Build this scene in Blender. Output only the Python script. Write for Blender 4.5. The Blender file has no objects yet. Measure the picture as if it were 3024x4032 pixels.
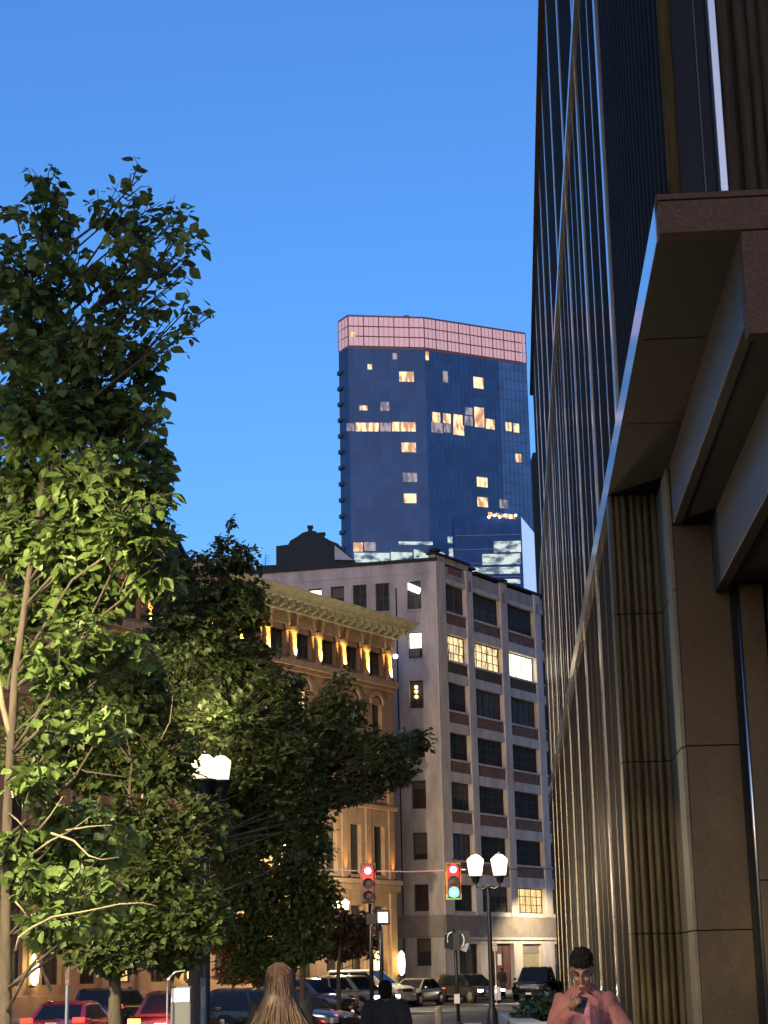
import bpy, bmesh, math, random
from mathutils import Vector, Matrix, Quaternion
R_ = math.radians
rnd = random.Random(7)
scene = bpy.context.scene
COL = scene.collection

# ------------------------------------------------------------------ camera
FPX = 7000.0; HEYE = 1.65
PITCH = math.atan(1794 / FPX); ROLL = R_(1.2)
cF = Vector((0, math.cos(PITCH), math.sin(PITCH)))
_r0 = Vector((1, 0, 0)); _u0 = Vector((0, -math.sin(PITCH), math.cos(PITCH)))
cR = _r0 * math.cos(ROLL) - _u0 * math.sin(ROLL)
cU = _u0 * math.cos(ROLL) + _r0 * math.sin(ROLL)
CAM = Vector((0, 0, HEYE))
cam_data = bpy.data.cameras.new("camera")
cam_data.sensor_fit = 'VERTICAL'; cam_data.sensor_height = 24.0
cam_data.lens = 24.0 * FPX / 4032.0
cam_data.clip_start = 0.1; cam_data.clip_end = 5000
cam = bpy.data.objects.new("camera", cam_data); COL.objects.link(cam)
cam.matrix_world = Matrix((
    (cR.x, cU.x, -cF.x, CAM.x), (cR.y, cU.y, -cF.y, CAM.y),
    (cR.z, cU.z, -cF.z, CAM.z), (0, 0, 0, 1)))
scene.camera = cam

# ------------------------------------------------------------------ sky, sun, exposure
SKY_STRENGTH = 0.15; SUN_STRENGTH = 0.12; EXPOSURE = 1.5
world = bpy.data.worlds.new("World"); scene.world = world; world.use_nodes = True
wn = world.node_tree; wn.nodes.clear()
wo = wn.nodes.new('ShaderNodeOutputWorld'); wb = wn.nodes.new('ShaderNodeBackground')
sk = wn.nodes.new('ShaderNodeTexSky'); sk.sky_type = 'NISHITA'; sk.sun_disc = False
sk.sun_elevation = R_(3.0); sk.sun_rotation = R_(186); sk.ozone_density = 3.5
sk.air_density = 1.0; sk.dust_density = 1.3
mx = wn.nodes.new('ShaderNodeMixRGB'); mx.blend_type = 'MULTIPLY'; mx.inputs[0].default_value = 1
mx.inputs[2].default_value = (0.95, 1.08, 1.38, 1)
wn.links.new(sk.outputs[0], mx.inputs[1]); wn.links.new(mx.outputs[0], wb.inputs[0])
wb.inputs[1].default_value = SKY_STRENGTH
wn.links.new(wb.outputs[0], wo.inputs[0])
sun_d = bpy.data.lights.new("twilight_sun", 'SUN'); sun_d.energy = SUN_STRENGTH
sun_d.angle = R_(60); sun_d.color = (1.0, 0.74, 0.62)
sun = bpy.data.objects.new("twilight_sun", sun_d); COL.objects.link(sun)
_sd = Vector((math.sin(R_(186)), math.cos(R_(186)), math.tan(R_(14))))
sun.rotation_euler = _sd.to_track_quat('Z', 'Y').to_euler()
scene.view_settings.view_transform = 'Standard'; scene.view_settings.look = 'None'
scene.view_settings.exposure = EXPOSURE; scene.view_settings.gamma = 1
scene.view_settings.use_curve_mapping = False
scene.cycles.max_bounces = 5; scene.cycles.diffuse_bounces = 3; scene.cycles.glossy_bounces = 3
scene.cycles.transparent_max_bounces = 8
scene.cycles.sample_clamp_indirect = 4

# ------------------------------------------------------------------ measuring helpers (photo point on a real plane)
def ray(x, y): return cR * (x - 1512) + cU * (2016 - y) + cF * FPX
def atY(x, y, Y):
    r = ray(x, y); return CAM + r * (Y / r.y)
def onplane(x, y, p, n):
    r = ray(x, y); return CAM + r * ((Vector(p) - CAM).dot(n) / r.dot(n))
def gz(Y):
    if Y < 18: return 0.0
    if Y > 32: return -0.35
    return -0.35 * (Y - 18) / 14.0

# ------------------------------------------------------------------ materials
MATS = {}
def mat(name, col, rough=0.8, metal=0.0, var=0.0, vscale=3.0, bump=0.0, bscale=20.0, emit=None, estr=0.0,
        spec=0.5, stretch=(1, 1, 1), col2=None, trans=0.0, coat=0.0):
    if name in MATS: return MATS[name]
    m = bpy.data.materials.new(name); m.use_nodes = True
    nt = m.node_tree; b = nt.nodes['Principled BSDF']
    b.inputs['Roughness'].default_value = rough; b.inputs['Metallic'].default_value = metal
    b.inputs['Specular IOR Level'].default_value = spec
    if coat: b.inputs['Coat Weight'].default_value = coat
    b.inputs['Base Color'].default_value = (*col, 1)
    if var or bump or col2:
        tc = nt.nodes.new('ShaderNodeTexCoord'); mp = nt.nodes.new('ShaderNodeMapping')
        mp.inputs['Scale'].default_value = stretch
        nt.links.new(tc.outputs['Object'], mp.inputs[0])
    if var or col2:
        n = nt.nodes.new('ShaderNodeTexNoise'); n.inputs['Scale'].default_value = vscale
        n.inputs['Detail'].default_value = 6; n.inputs['Roughness'].default_value = 0.65
        nt.links.new(mp.outputs[0], n.inputs['Vector'])
        r = nt.nodes.new('ShaderNodeValToRGB')
        c2 = col2 if col2 else tuple(min(1, c * (1 + var)) for c in col)
        c1 = col if col2 else tuple(c * (1 - var) for c in col)
        r.color_ramp.elements[0].position = 0.36; r.color_ramp.elements[1].position = 0.64
        r.color_ramp.elements[0].color = (*c1, 1); r.color_ramp.elements[1].color = (*c2, 1)
        nt.links.new(n.outputs['Fac'], r.inputs[0]); nt.links.new(r.outputs[0], b.inputs['Base Color'])
    if bump:
        n2 = nt.nodes.new('ShaderNodeTexNoise'); n2.inputs['Scale'].default_value = bscale
        n2.inputs['Detail'].default_value = 4
        nt.links.new(mp.outputs[0], n2.inputs['Vector'])
        bp = nt.nodes.new('ShaderNodeBump'); bp.inputs['Strength'].default_value = bump; bp.inputs['Distance'].default_value = 0.02
        nt.links.new(n2.outputs['Fac'], bp.inputs['Height']); nt.links.new(bp.outputs[0], b.inputs['Normal'])
    if emit:
        b.inputs['Emission Color'].default_value = (*emit, 1); b.inputs['Emission Strength'].default_value = estr
    MATS[name] = m; return m
def lit_mat(name, c1, c2, s, scale=4.0, stretch=(6, 6, 0.6)):
    """a lit room seen through the pane: brightness broken up by curtains and furniture"""
    m = bpy.data.materials.new(name); m.use_nodes = True
    nt = m.node_tree; b = nt.nodes['Principled BSDF']
    b.inputs['Base Color'].default_value = (0.02, 0.02, 0.02, 1); b.inputs['Roughness'].default_value = 0.15
    tc = nt.nodes.new('ShaderNodeTexCoord'); mp = nt.nodes.new('ShaderNodeMapping'); mp.inputs['Scale'].default_value = stretch
    nt.links.new(tc.outputs['Object'], mp.inputs[0])
    n = nt.nodes.new('ShaderNodeTexNoise'); n.inputs['Scale'].default_value = scale; n.inputs['Detail'].default_value = 3
    nt.links.new(mp.outputs[0], n.inputs['Vector'])
    r = nt.nodes.new('ShaderNodeValToRGB')
    r.color_ramp.elements[0].position = 0.4; r.color_ramp.elements[1].position = 0.56
    r.color_ramp.elements[0].color = (*c1, 1); r.color_ramp.elements[1].color = (*c2, 1)
    nt.links.new(n.outputs['Fac'], r.inputs[0]); nt.links.new(r.outputs[0], b.inputs['Emission Color'])
    b.inputs['Emission Strength'].default_value = s
    return m
def leaf_mat(name, col, col2, trans=0.35):
    m = bpy.data.materials.new(name); m.use_nodes = True
    nt = m.node_tree; nt.nodes.clear()
    o = nt.nodes.new('ShaderNodeOutputMaterial'); b = nt.nodes.new('ShaderNodeBsdfPrincipled')
    b.inputs['Roughness'].default_value = 0.45; b.inputs['Specular IOR Level'].default_value = 0.4
    t = nt.nodes.new('ShaderNodeBsdfTranslucent'); mixs = nt.nodes.new('ShaderNodeMixShader')
    tc = nt.nodes.new('ShaderNodeTexCoord'); n = nt.nodes.new('ShaderNodeTexNoise'); n.inputs['Scale'].default_value = 4.0
    n.inputs['Detail'].default_value = 5
    nt.links.new(tc.outputs['Object'], n.inputs['Vector'])
    r = nt.nodes.new('ShaderNodeValToRGB'); r.color_ramp.elements[0].position = 0.35; r.color_ramp.elements[1].position = 0.65
    r.color_ramp.elements[0].color = (*col, 1); r.color_ramp.elements[1].color = (*col2, 1)
    nt.links.new(n.outputs['Fac'], r.inputs[0])
    nt.links.new(r.outputs[0], b.inputs['Base Color']); nt.links.new(r.outputs[0], t.inputs['Color'])
    mixs.inputs[0].default_value = trans
    nt.links.new(b.outputs[0], mixs.inputs[1]); nt.links.new(t.outputs[0], mixs.inputs[2]); nt.links.new(mixs.outputs[0], o.inputs[0])
    return m

M_asphalt = mat('asphalt', (0.055, 0.053, 0.05), 0.55, var=0.35, vscale=0.6, bump=0.4, bscale=40)
M_paving = mat('paving', (0.26, 0.24, 0.21), 0.7, var=0.2, vscale=1.2, bump=0.3, bscale=30)
M_kerb = mat('kerb_granite', (0.35, 0.33, 0.30), 0.7, var=0.2, vscale=4)
M_paint = mat('road_paint', (0.7, 0.68, 0.62), 0.7, var=0.2, vscale=3)
M_granite = mat('brown_granite', (0.030, 0.015, 0.006), 0.7, col2=(0.080, 0.041, 0.018), vscale=22, bump=0.15, bscale=60, spec=0.4)
M_granite_panel = mat('brown_granite_honed', (0.062, 0.043, 0.020), 0.6, col2=(0.090, 0.062, 0.030), vscale=18, spec=0.3, bump=0.1, bscale=70)
M_rib_lit = mat('fluted_granite_lit', (0.062, 0.048, 0.020), 0.5, var=0.35, vscale=5, stretch=(3, 3, 0.25), spec=0.25)  # lit copy: lamplight on the pilaster is put into the colour
M_rib_shade = mat('fluted_granite_shade', (0.014, 0.012, 0.010), 0.7, var=0.35, vscale=5, stretch=(3, 3, 0.25), spec=0.08)  # shaded copy of the fluted granite for the dim walls
M_rib_dim = mat('fluted_granite_dim', (0.028, 0.021, 0.012), 0.6, var=0.35, vscale=5, stretch=(3, 3, 0.25), spec=0.15)  # another darker copy of that granite, shade put into its colour
M_polished = mat('polished_granite_sheen', (0.62, 0.62, 0.62), 0.16, 0.85, var=0.06, vscale=3)  # metallic value puts a stronger sky sheen into the polished granite
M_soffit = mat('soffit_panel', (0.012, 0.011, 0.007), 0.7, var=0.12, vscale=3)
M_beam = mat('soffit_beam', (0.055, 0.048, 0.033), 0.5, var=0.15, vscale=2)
M_darkglass = mat('dark_glass', (0.006, 0.007, 0.012), 0.1, spec=0.12)
M_metal = mat('brushed_metal', (0.55, 0.56, 0.58), 0.3, 1.0)
M_black = mat('black_metal', (0.012, 0.012, 0.013), 0.4)
M_joint = mat('dark_joint', (0.008, 0.007, 0.006), 0.9)
M_stucco = mat('grey_stucco', (0.49, 0.43, 0.41), 0.9, var=0.22, vscale=1.1, stretch=(1, 1, .28), bump=0.25, bscale=25)
M_conc = mat('pale_concrete', (0.68, 0.61, 0.58), 0.9, var=0.18, vscale=1.4, stretch=(1, 1, .3), bump=0.25, bscale=25)
M_spandrel = mat('brick_spandrel', (0.23, 0.135, 0.115), 0.9, var=0.25, vscale=3, bump=0.3, bscale=30)
M_spandrel_dk = mat('dark_spandrel', (0.10, 0.09, 0.075), 0.9, var=0.25, vscale=3)
M_belt = mat('belt_course', (0.29, 0.25, 0.23), 0.85, var=0.15, vscale=1.5)
M_coping = mat('black_coping', (0.012, 0.014, 0.02), 0.7)
M_frame = mat('window_frame_dark', (0.03, 0.03, 0.032), 0.5)
M_pane = mat('window_pane_dark', (0.046, 0.042, 0.041), 0.6, var=0.4, vscale=1.2, stretch=(5, 5, 0.5), spec=0.10)
M_pane2 = mat('window_pane_curtained', (0.035, 0.032, 0.032), 0.5, col2=(0.17, 0.165, 0.16), vscale=2.2, stretch=(5, 5, 0.35), spec=0.1)
M_pane3 = mat('window_pane_red', (0.05, 0.025, 0.028), 0.3, var=0.4, vscale=1.5, spec=0.3)
M_lit_white = lit_mat('lit_office_white', (1.0, 0.80, 0.42), (1.0, 0.97, 0.82), 0.9, 2.0)
M_lit_warm = lit_mat('lit_room_warm', (0.10, 0.05, 0.025), (1.0, 0.74, 0.36), 0.6, 3.2, (3.4, 3.4, 0.45))
M_lit_curtain = lit_mat('lit_curtain_orange', (0.45, 0.24, 0.08), (1.0, 0.70, 0.30), 0.5, 5.0, (5, 5, 0.3))
M_sand = mat('orange_sandstone', (0.30, 0.195, 0.125), 0.85, var=0.16, vscale=1.3, bump=0.4, bscale=18)
M_sand2 = mat('carved_sandstone', (0.34, 0.24, 0.17), 0.85, var=0.22, vscale=4, bump=0.6, bscale=14)
M_cornice = mat('pale_cornice', (0.36, 0.36, 0.27), 0.8, var=0.2, vscale=2)
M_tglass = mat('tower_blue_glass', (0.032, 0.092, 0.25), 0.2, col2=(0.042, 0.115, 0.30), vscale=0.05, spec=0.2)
M_tglass_bright = mat('tower_blue_glass_bright', (0.065, 0.17, 0.40), 0.2, var=0.12, vscale=0.08, spec=0.35)  # same glass, this side's brighter sky reflection put into the colour
def pane_reflect_var(m, sx, sz, a=.88, b=1.14):  # differing reflections from pane to pane, put into the glass colour
    nt = m.node_tree; bs = nt.nodes['Principled BSDF']; src = bs.inputs['Base Color'].links[0].from_socket
    tc = nt.nodes.new('ShaderNodeTexCoord'); sn = nt.nodes.new('ShaderNodeVectorMath'); sn.operation = 'SNAP'; sn.inputs[1].default_value = (sx, 50, sz)
    w_ = nt.nodes.new('ShaderNodeTexWhiteNoise'); r = nt.nodes.new('ShaderNodeMapRange'); r.inputs[3].default_value = a; r.inputs[4].default_value = b
    mm = nt.nodes.new('ShaderNodeVectorMath'); mm.operation = 'SCALE'
    nt.links.new(tc.outputs['Object'], sn.inputs[0]); nt.links.new(sn.outputs[0], w_.inputs['Vector']); nt.links.new(w_.outputs[0], r.inputs[0])
    nt.links.new(src, mm.inputs[0]); nt.links.new(r.outputs[0], mm.inputs['Scale']); nt.links.new(mm.outputs[0], bs.inputs['Base Color'])
pane_reflect_var(M_tglass, 2.9, 3.55); pane_reflect_var(M_tglass_bright, 2.9, 3.55)
M_tline = mat('tower_mullion', (0.034, 0.085, 0.23), 0.4)
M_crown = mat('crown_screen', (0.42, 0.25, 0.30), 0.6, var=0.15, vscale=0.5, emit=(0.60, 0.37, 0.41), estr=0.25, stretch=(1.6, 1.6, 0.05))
M_crownframe = mat('crown_frame', (0.15, 0.085, 0.11), 0.5)
M_tlit = lit_mat('tower_lit_flat', (0.42, 0.20, 0.09), (1.0, 0.68, 0.38), 0.55, 0.5, (1.7, 1.7, 0.5))
M_tdim = lit_mat('tower_dim_flat', (0.10, 0.09, 0.13), (0.30, 0.24, 0.26), 0.5, 0.5, (1.5, 1.5, 0.6))
M_tcool = lit_mat('tower_cool_lobby', (0.01, 0.035, 0.08), (0.42, 0.50, 0.46), 0.55, 0.22, (1.2, 1.2, 2.4))
M_twhite = mat('podium_pale_glow', (0.50, 0.60, 0.78), 0.25, emit=(0.45, 0.62, 0.95), estr=0.25)  # pale side wall brightened by emission put into the material
M_roofdark = mat('dark_slate', (0.014, 0.022, 0.026), 0.8)
M_brownblock = mat('brown_block', (0.10, 0.085, 0.075), 0.9)
M_bark = mat('bark', (0.060, 0.048, 0.036), 0.95, var=0.35, vscale=8, bump=0.8, bscale=25, stretch=(1, 1, 0.3))
M_leafA = leaf_mat('broad_leaf', (0.058, 0.100, 0.022), (0.115, 0.175, 0.045), 0.25)
M_leafB = leaf_mat('street_tree_leaf', (0.036, 0.058, 0.016), (0.075, 0.105, 0.028), 0.35)
M_leafC = leaf_mat('plum_leaf', (0.05, 0.03, 0.022), (0.08, 0.055, 0.03))
M_lantern = mat('lantern_glass_lit', (0.9, 0.85, 0.7), 0.3, emit=(1.0, 0.80, 0.40), estr=.9)
M_sconce = mat('sconce_glass_lit', (0.9, 0.85, 0.6), 0.3, emit=(1.0, 0.82, 0.30), estr=3.0)
M_red = mat('red_lens_lit', (0.8, 0.02, 0.02), 0.3, emit=(1.0, 0.004, 0.012), estr=2.0)
M_redcore = mat('red_lens_core', (0.9, 0.5, 0.3), 0.3, emit=(1.0, 0.62, 0.50), estr=3.0)
M_teal = mat('teal_lens_lit', (0.2, 0.8, 0.7), 0.3, emit=(0.10, 1.0, 0.78), estr=0.42)
M_lensoff = mat('lens_unlit', (0.03, 0.02, 0.015), 0.3)
M_signal = mat('signal_housing', (0.05, 0.03, 0.025), 0.5)
M_yellow = mat('signal_edge', (0.35, 0.22, 0.04), 0.6)
M_whitesign = mat('sign_white', (0.75, 0.74, 0.72), 0.5)
M_signdark = mat('sign_back', (0.04, 0.04, 0.045), 0.5)
M_tyre = mat('tyre_rubber', (0.012, 0.012, 0.012), 0.85)
M_rim = mat('alloy_rim', (0.55, 0.55, 0.55), 0.3, 0.9)
M_cglass = mat('car_glass', (0.010, 0.012, 0.016), 0.08, spec=0.35)
M_head = mat('headlight_on', (0.9, 0.9, 0.85), 0.2, emit=(1.0, 0.93, 0.78), estr=5)
M_headoff = mat('headlight_glass', (0.6, 0.6, 0.58), 0.1, 0.3)
M_tail = mat('tail_lamp', (0.4, 0.01, 0.01), 0.2, emit=(1.0, 0.03, 0.015), estr=1.6)
M_brake = mat('brake_lamp', (0.6, 0.02, 0.01), 0.2, emit=(1.0, 0.07, 0.015), estr=9)
M_plate = mat('number_plate', (0.7, 0.7, 0.66), 0.5)
M_skin = mat('skin', (0.13, 0.058, 0.036), 0.5, var=0.1, vscale=12)
M_skin2 = mat('skin_tan', (0.33, 0.19, 0.13), 0.5)
M_pink = mat('pink_shirt', (0.19, 0.078, 0.074), 0.95, var=0.12, vscale=9, bump=1.0, bscale=11, spec=.1)
M_blackcloth = mat('black_cloth', (0.007, 0.007, 0.006), 0.9, bump=0.4, bscale=10)
M_trousers = mat('dark_trousers', (0.02, 0.022, 0.03), 0.9)
M_khaki = mat('khaki_trousers', (0.16, 0.13, 0.09), 0.9)
M_blackhair = mat('black_hair', (0.008, 0.007, 0.006), 0.95, spec=0.1, bump=1.0, bscale=60)
M_blonde = mat('auburn_blonde_hair', (0.055, 0.030, 0.018), 0.5, col2=(0.12, 0.068, 0.032), vscale=10, stretch=(4, 4, 0.4))
M_shrub = leaf_mat('shrub_leaf', (0.03, 0.055, 0.02), (0.05, 0.085, 0.03), 0.2)
M_stone = mat('planter_stone', (0.34, 0.32, 0.28), 0.7, var=0.15, vscale=4)
M_box = mat('kiosk_grey', (0.10, 0.11, 0.12), 0.5)

# ------------------------------------------------------------------ mesh helpers
ORG = {}
def org(o): return ORG.get(o.name, Vector((0, 0, 0))) if o else Vector((0, 0, 0))
class MB:
    def __init__(s, M=None): s.v = []; s.f = []; s.M = M; s.mi = []
    def add(s, vs, fs, mi=0):
        b = len(s.v)
        for p in vs:
            p = Vector(p); s.v.append(s.M @ p if s.M else p)
        for f in fs: s.f.append(tuple(b + i for i in f)); s.mi.append(mi)
    def box(s, x0, x1, y0, y1, z0, z1, mi=0):
        s.add([(x0, y0, z0), (x1, y0, z0), (x1, y1, z0), (x0, y1, z0), (x0, y0, z1), (x1, y0, z1), (x1, y1, z1), (x0, y1, z1)],
              [(0, 3, 2, 1), (4, 5, 6, 7), (0, 1, 5, 4), (1, 2, 6, 5), (2, 3, 7, 6), (3, 0, 4, 7)], mi)
    def quad(s, a, b, c, d, mi=0): s.add([a, b, c, d], [(0, 1, 2, 3)], mi)
    def prism(s, poly, z0, z1):
        n = len(poly)
        s.add([(x, y, z0) for x, y in poly] + [(x, y, z1) for x, y in poly],
              [tuple(reversed(range(n))), tuple(range(n, 2 * n))] + [(i, (i + 1) % n, n + (i + 1) % n, n + i) for i in range(n)])
    def tube(s, pts, rad, n=8, cap=True):
        pts = [Vector(p) for p in pts]
        if not isinstance(rad, (list, tuple)): rad = [rad] * len(pts)
        vs = []; prev = None
        for i, p in enumerate(pts):
            d = (pts[min(i + 1, len(pts) - 1)] - pts[max(i - 1, 0)])
            d = d.normalized() if d.length > 1e-9 else Vector((0, 0, 1))
            if prev is None:
                a = d.orthogonal().normalized()
            else:
                a = (prev - d * prev.dot(d)); a = a.normalized() if a.length > 1e-6 else d.orthogonal().normalized()
            prev = a; b = d.cross(a)
            for k in range(n):
                t = 2 * math.pi * k / n
                vs.append(p + (a * math.cos(t) + b * math.sin(t)) * rad[i])
        fs = []
        for i in range(len(pts) - 1):
            for k in range(n):
                k2 = (k + 1) % n
                fs.append((i * n + k, i * n + k2, (i + 1) * n + k2, (i + 1) * n + k))
        if cap:
            fs.append(tuple(reversed(range(n)))); fs.append(tuple((len(pts) - 1) * n + k for k in range(n)))
        s.add(vs, fs)
    def lathe(s, prof, c=(0, 0, 0), n=16):
        c = Vector(c); vs = []
        for r, z in prof:
            for k in range(n):
                t = 2 * math.pi * k / n; vs.append(c + Vector((r * math.cos(t), r * math.sin(t), z)))
        fs = [(i * n + k, i * n + (k + 1) % n, (i + 1) * n + (k + 1) % n, (i + 1) * n + k) for i in range(len(prof) - 1) for k in range(n)]
        fs += [tuple(reversed(range(n))), tuple((len(prof) - 1) * n + k for k in range(n))]
        s.add(vs, fs)
    def ell(s, c, r, rot=None, n=12, m=8):
        c = Vector(c); vs = []
        if not isinstance(r, (list, tuple)): r = (r, r, r)
        q = rot
        def P(x, y, z):
            p = Vector((x * r[0], y * r[1], z * r[2]))
            if q: p = q @ p
            return c + p
        vs.append(P(0, 0, -1))
        for j in range(1, m):
            ph = -math.pi / 2 + math.pi * j / m
            for k in range(n):
                t = 2 * math.pi * k / n; vs.append(P(math.cos(ph) * math.cos(t), math.cos(ph) * math.sin(t), math.sin(ph)))
        vs.append(P(0, 0, 1)); L = len(vs) - 1
        fs = [(0, 1 + (k + 1) % n, 1 + k) for k in range(n)]
        for j in range(m - 2):
            for k in range(n):
                a = 1 + j * n + k; b = 1 + j * n + (k + 1) % n; fs.append((a, b, b + n, a + n))
        fs += [(L, 1 + (m - 2) * n + k, 1 + (m - 2) * n + (k + 1) % n) for k in range(n)]
        s.add(vs, fs)
    def cap(s, a, b, ra, rb=None):
        rb = ra if rb is None else rb
        s.tube([a, b], [ra, rb], 12); s.ell(a, ra); s.ell(b, rb)
    def build(s, name, m, parent=None, smooth=False, bevel=0.0, kind=None, sharp=None):
        me = bpy.data.meshes.new(name); o_ = org(parent)
        me.from_pydata([tuple(p - o_) for p in s.v], [], s.f)
        ms = m if isinstance(m, (list, tuple)) else [m]
        for q in ms: me.materials.append(q)
        if len(ms) > 1: me.polygons.foreach_set('material_index', s.mi)
        if smooth:
            me.polygons.foreach_set('use_smooth', [True] * len(me.polygons))
            if sharp: me.set_sharp_from_angle(angle=R_(sharp))
        me.update()
        o = bpy.data.objects.new(name, me); COL.objects.link(o)
        if parent: o.parent = parent; ORG[o.name] = o_
        if bevel:
            b = o.modifiers.new('bevel', 'BEVEL'); b.width = bevel; b.segments = 2; b.limit_method = 'ANGLE'
        if kind: o['kind'] = kind
        return o
def tag(o, label, cat, group=None):
    o['label'] = label; o['category'] = cat
    if group: o['group'] = group
    return o
def empty(name, loc, label=None, cat=None, group=None):
    o = bpy.data.objects.new(name, None); COL.objects.link(o); o.location = loc; o.empty_display_size = 0.3
    ORG[o.name] = Vector(loc)
    if label: tag(o, label, cat, group)
    return o
def inst(src, name, parent, M):
    """a copy of a built piece placed by matrix M (parent-local)"""
    c = src.copy(); c.name = name; COL.objects.link(c); c.parent = parent; c.matrix_local = M
    return c
def struct(o): o['kind'] = 'structure'; return o
def point(name, loc, power, col, radius=0.12, parent=None):
    d = bpy.data.lights.new(name, 'POINT'); d.energy = power; d.color = col; d.shadow_soft_size = radius
    o = bpy.data.objects.new(name, d); COL.objects.link(o)
    if parent: o.parent = parent; o.location = Vector(loc) - org(parent)
    else: o.location = loc
    return o
def spot(name, loc, dirv, power, col, size=60, blend=0.8, radius=0.05, parent=None):
    d = bpy.data.lights.new(name, 'SPOT'); d.energy = power; d.color = col; d.spot_size = R_(size); d.spot_blend = blend
    d.shadow_soft_size = radius
    o = bpy.data.objects.new(name, d); COL.objects.link(o)
    o.rotation_euler = (-Vector(dirv)).to_track_quat('Z', 'Y').to_euler()
    o.location = Vector(loc) - org(parent) if parent else loc
    if parent: o.parent = parent
    return o
def frame(c, azdeg):
    """facade frame: x along the wall to the right, y into the wall, z up"""
    a = R_(azdeg); x = Vector((math.sin(a), math.cos(a), 0)); y = Vector((-x.y, x.x, 0))
    return Matrix(((x.x, y.x, 0, c[0]), (x.y, y.y, 0, c[1]), (0, 0, 1, c[2] if len(c) > 2 else 0), (0, 0, 0, 1)))
def wall_open(mb, x0, x1, z0, z1, ops, depth=0.25, y=0.0):
    """wall face at y with recessed openings (x0,x1,z0,z1) and their reveals"""
    xs = sorted({x0, x1, *[o[0] for o in ops], *[o[1] for o in ops]}); zs = sorted({z0, z1, *[o[2] for o in ops], *[o[3] for o in ops]})
    for i in range(len(xs) - 1):
        for j in range(len(zs) - 1):
            cx = (xs[i] + xs[i + 1]) / 2; cz = (zs[j] + zs[j + 1]) / 2
            if any(o[0] < cx < o[1] and o[2] < cz < o[3] for o in ops): continue
            mb.quad((xs[i], y, zs[j]), (xs[i + 1], y, zs[j]), (xs[i + 1], y, zs[j + 1]), (xs[i], y, zs[j + 1]))
    for a, b, c, d in ops:
        e = y + depth
        mb.quad((a, y, c), (a, y, d), (a, e, d), (a, e, c)); mb.quad((b, y, d), (b, y, c), (b, e, c), (b, e, d))
        mb.quad((a, y, d), (b, y, d), (b, e, d), (a, e, d)); mb.quad((b, y, c), (a, y, c), (a, e, c), (b, e, c))
rw = random.Random(99)
BLINDS = [mat('blind_grey', (.10, .10, .10), .8), mat('blind_tan', (.13, .11, .085), .8), mat('blind_dark', (.055, .055, .06), .8)]
def window(F, parent, x0, x1, z0, z1, y, nx=2, nz=2, pane=None, bar=0.05, fm=None, fr=0.07):
    """one window: frame with glazing bars, and its glass as a sub-part"""
    mb = MB(F)
    mb.box(x0, x0 + fr, y, y + .08, z0, z1); mb.box(x1 - fr, x1, y, y + .08, z0, z1)
    mb.box(x0 + fr, x1 - fr, y, y + .08, z1 - fr, z1); mb.box(x0 + fr, x1 - fr, y, y + .08, z0, z0 + fr)
    for i in range(1, nx):
        x = x0 + (x1 - x0) * i / nx; mb.box(x - bar / 2, x + bar / 2, y + .012, y + .07, z0 + fr, z1 - fr)
    for j in range(1, nz):
        z = z0 + (z1 - z0) * j / nz; mb.box(x0 + fr, x1 - fr, y + .015, y + .066, z - bar / 2, z + bar / 2)
    w = mb.build('window', fm or M_frame, parent)
    g = MB(F)
    g.quad((x0 + .01, y + .05, z0 + .01), (x1 - .01, y + .05, z0 + .01), (x1 - .01, y + .05, z1 - .01), (x0 + .01, y + .05, z1 - .01))
    g.build('pane', pane or M_pane, w)
    if rw.random() < .45 and (pane in (None, M_pane, M_pane3, M_pane2)):
        t_ = rw.uniform(.2, .85); k0 = 0 if rw.random() < .5 else rw.randrange(nx); k1 = nx if k0 == 0 else k0 + 1
        xa = x0 + (x1 - x0) * k0 / nx + .08; xb = x0 + (x1 - x0) * k1 / nx - .08
        g = MB(F); zz = z1 - fr - (z1 - z0 - 2 * fr) * t_
        g.quad((xa, y + .046, zz), (xb, y + .046, zz), (xb, y + .046, z1 - fr), (xa, y + .046, z1 - fr)); g.build('blind', BLINDS[rw.randrange(3)], w)
    return w

# ================================================================== GROUND
def ground():
    mb = MB(); xs = [-1500, -60, -30, 30, 60, 1500]; ys = [-300, -20, 18, 32, 150, 1800]
    for i in range(len(xs) - 1):
        for j in range(len(ys) - 1):
            z = lambda Y: gz(Y)
            mb.quad((xs[i], ys[j], z(ys[j])), (xs[i + 1], ys[j], z(ys[j])), (xs[i + 1], ys[j + 1], z(ys[j + 1])), (xs[i], ys[j + 1], z(ys[j + 1])))
    struct(mb.build('ground', M_asphalt))
    # plaza paving and far pavement
    p = MB()
    p.box(-14, 12, -18, 17.9, -0.3, 0.10)
    struct(p.build('plaza_pavement', M_paving))
ground()
# the street runs past the two far buildings; pavement strip along their feet with a kerb
cG = (3.38, 118, -0.35); AZR = 31.8; FR = frame(cG, AZR)
cO = (0.30, 110, -0.35); FO = frame(cO, 32.0)
pv = MB(frame((0, 0, 0), 32.0))
def toF(F, p): return F.inverted() @ Vector(p)
pO = toF(frame((0, 0, 0), 32.0), (0.3, 110, 0))
pv.box(pO.x - 46, pO.x + 40, pO.y - 4.2, pO.y + 2.0, -0.5, -0.20)
struct(pv.build('far_pavement', M_paving))
kb = MB(frame((0, 0, 0), 32.0)); kb.box(pO.x - 46, pO.x + 40, pO.y - 4.45, pO.y - 4.2, -0.5, -0.197)
struct(kb.build('kerb', M_kerb, bevel=0.02))
# crosswalk stripes on the road
for k in range(9):
    s_ = MB(); x0 = -4.4 + k * 1.35
    s_.quad((x0, 60 + k * .5, -0.344), (x0 + .6, 60 + k * .5, -0.344), (x0 + .75, 64 + k * .5, -0.344), (x0 + .15, 64 + k * .5, -0.344))
    struct(s_.build('crosswalk_stripe', M_paint))
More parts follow.
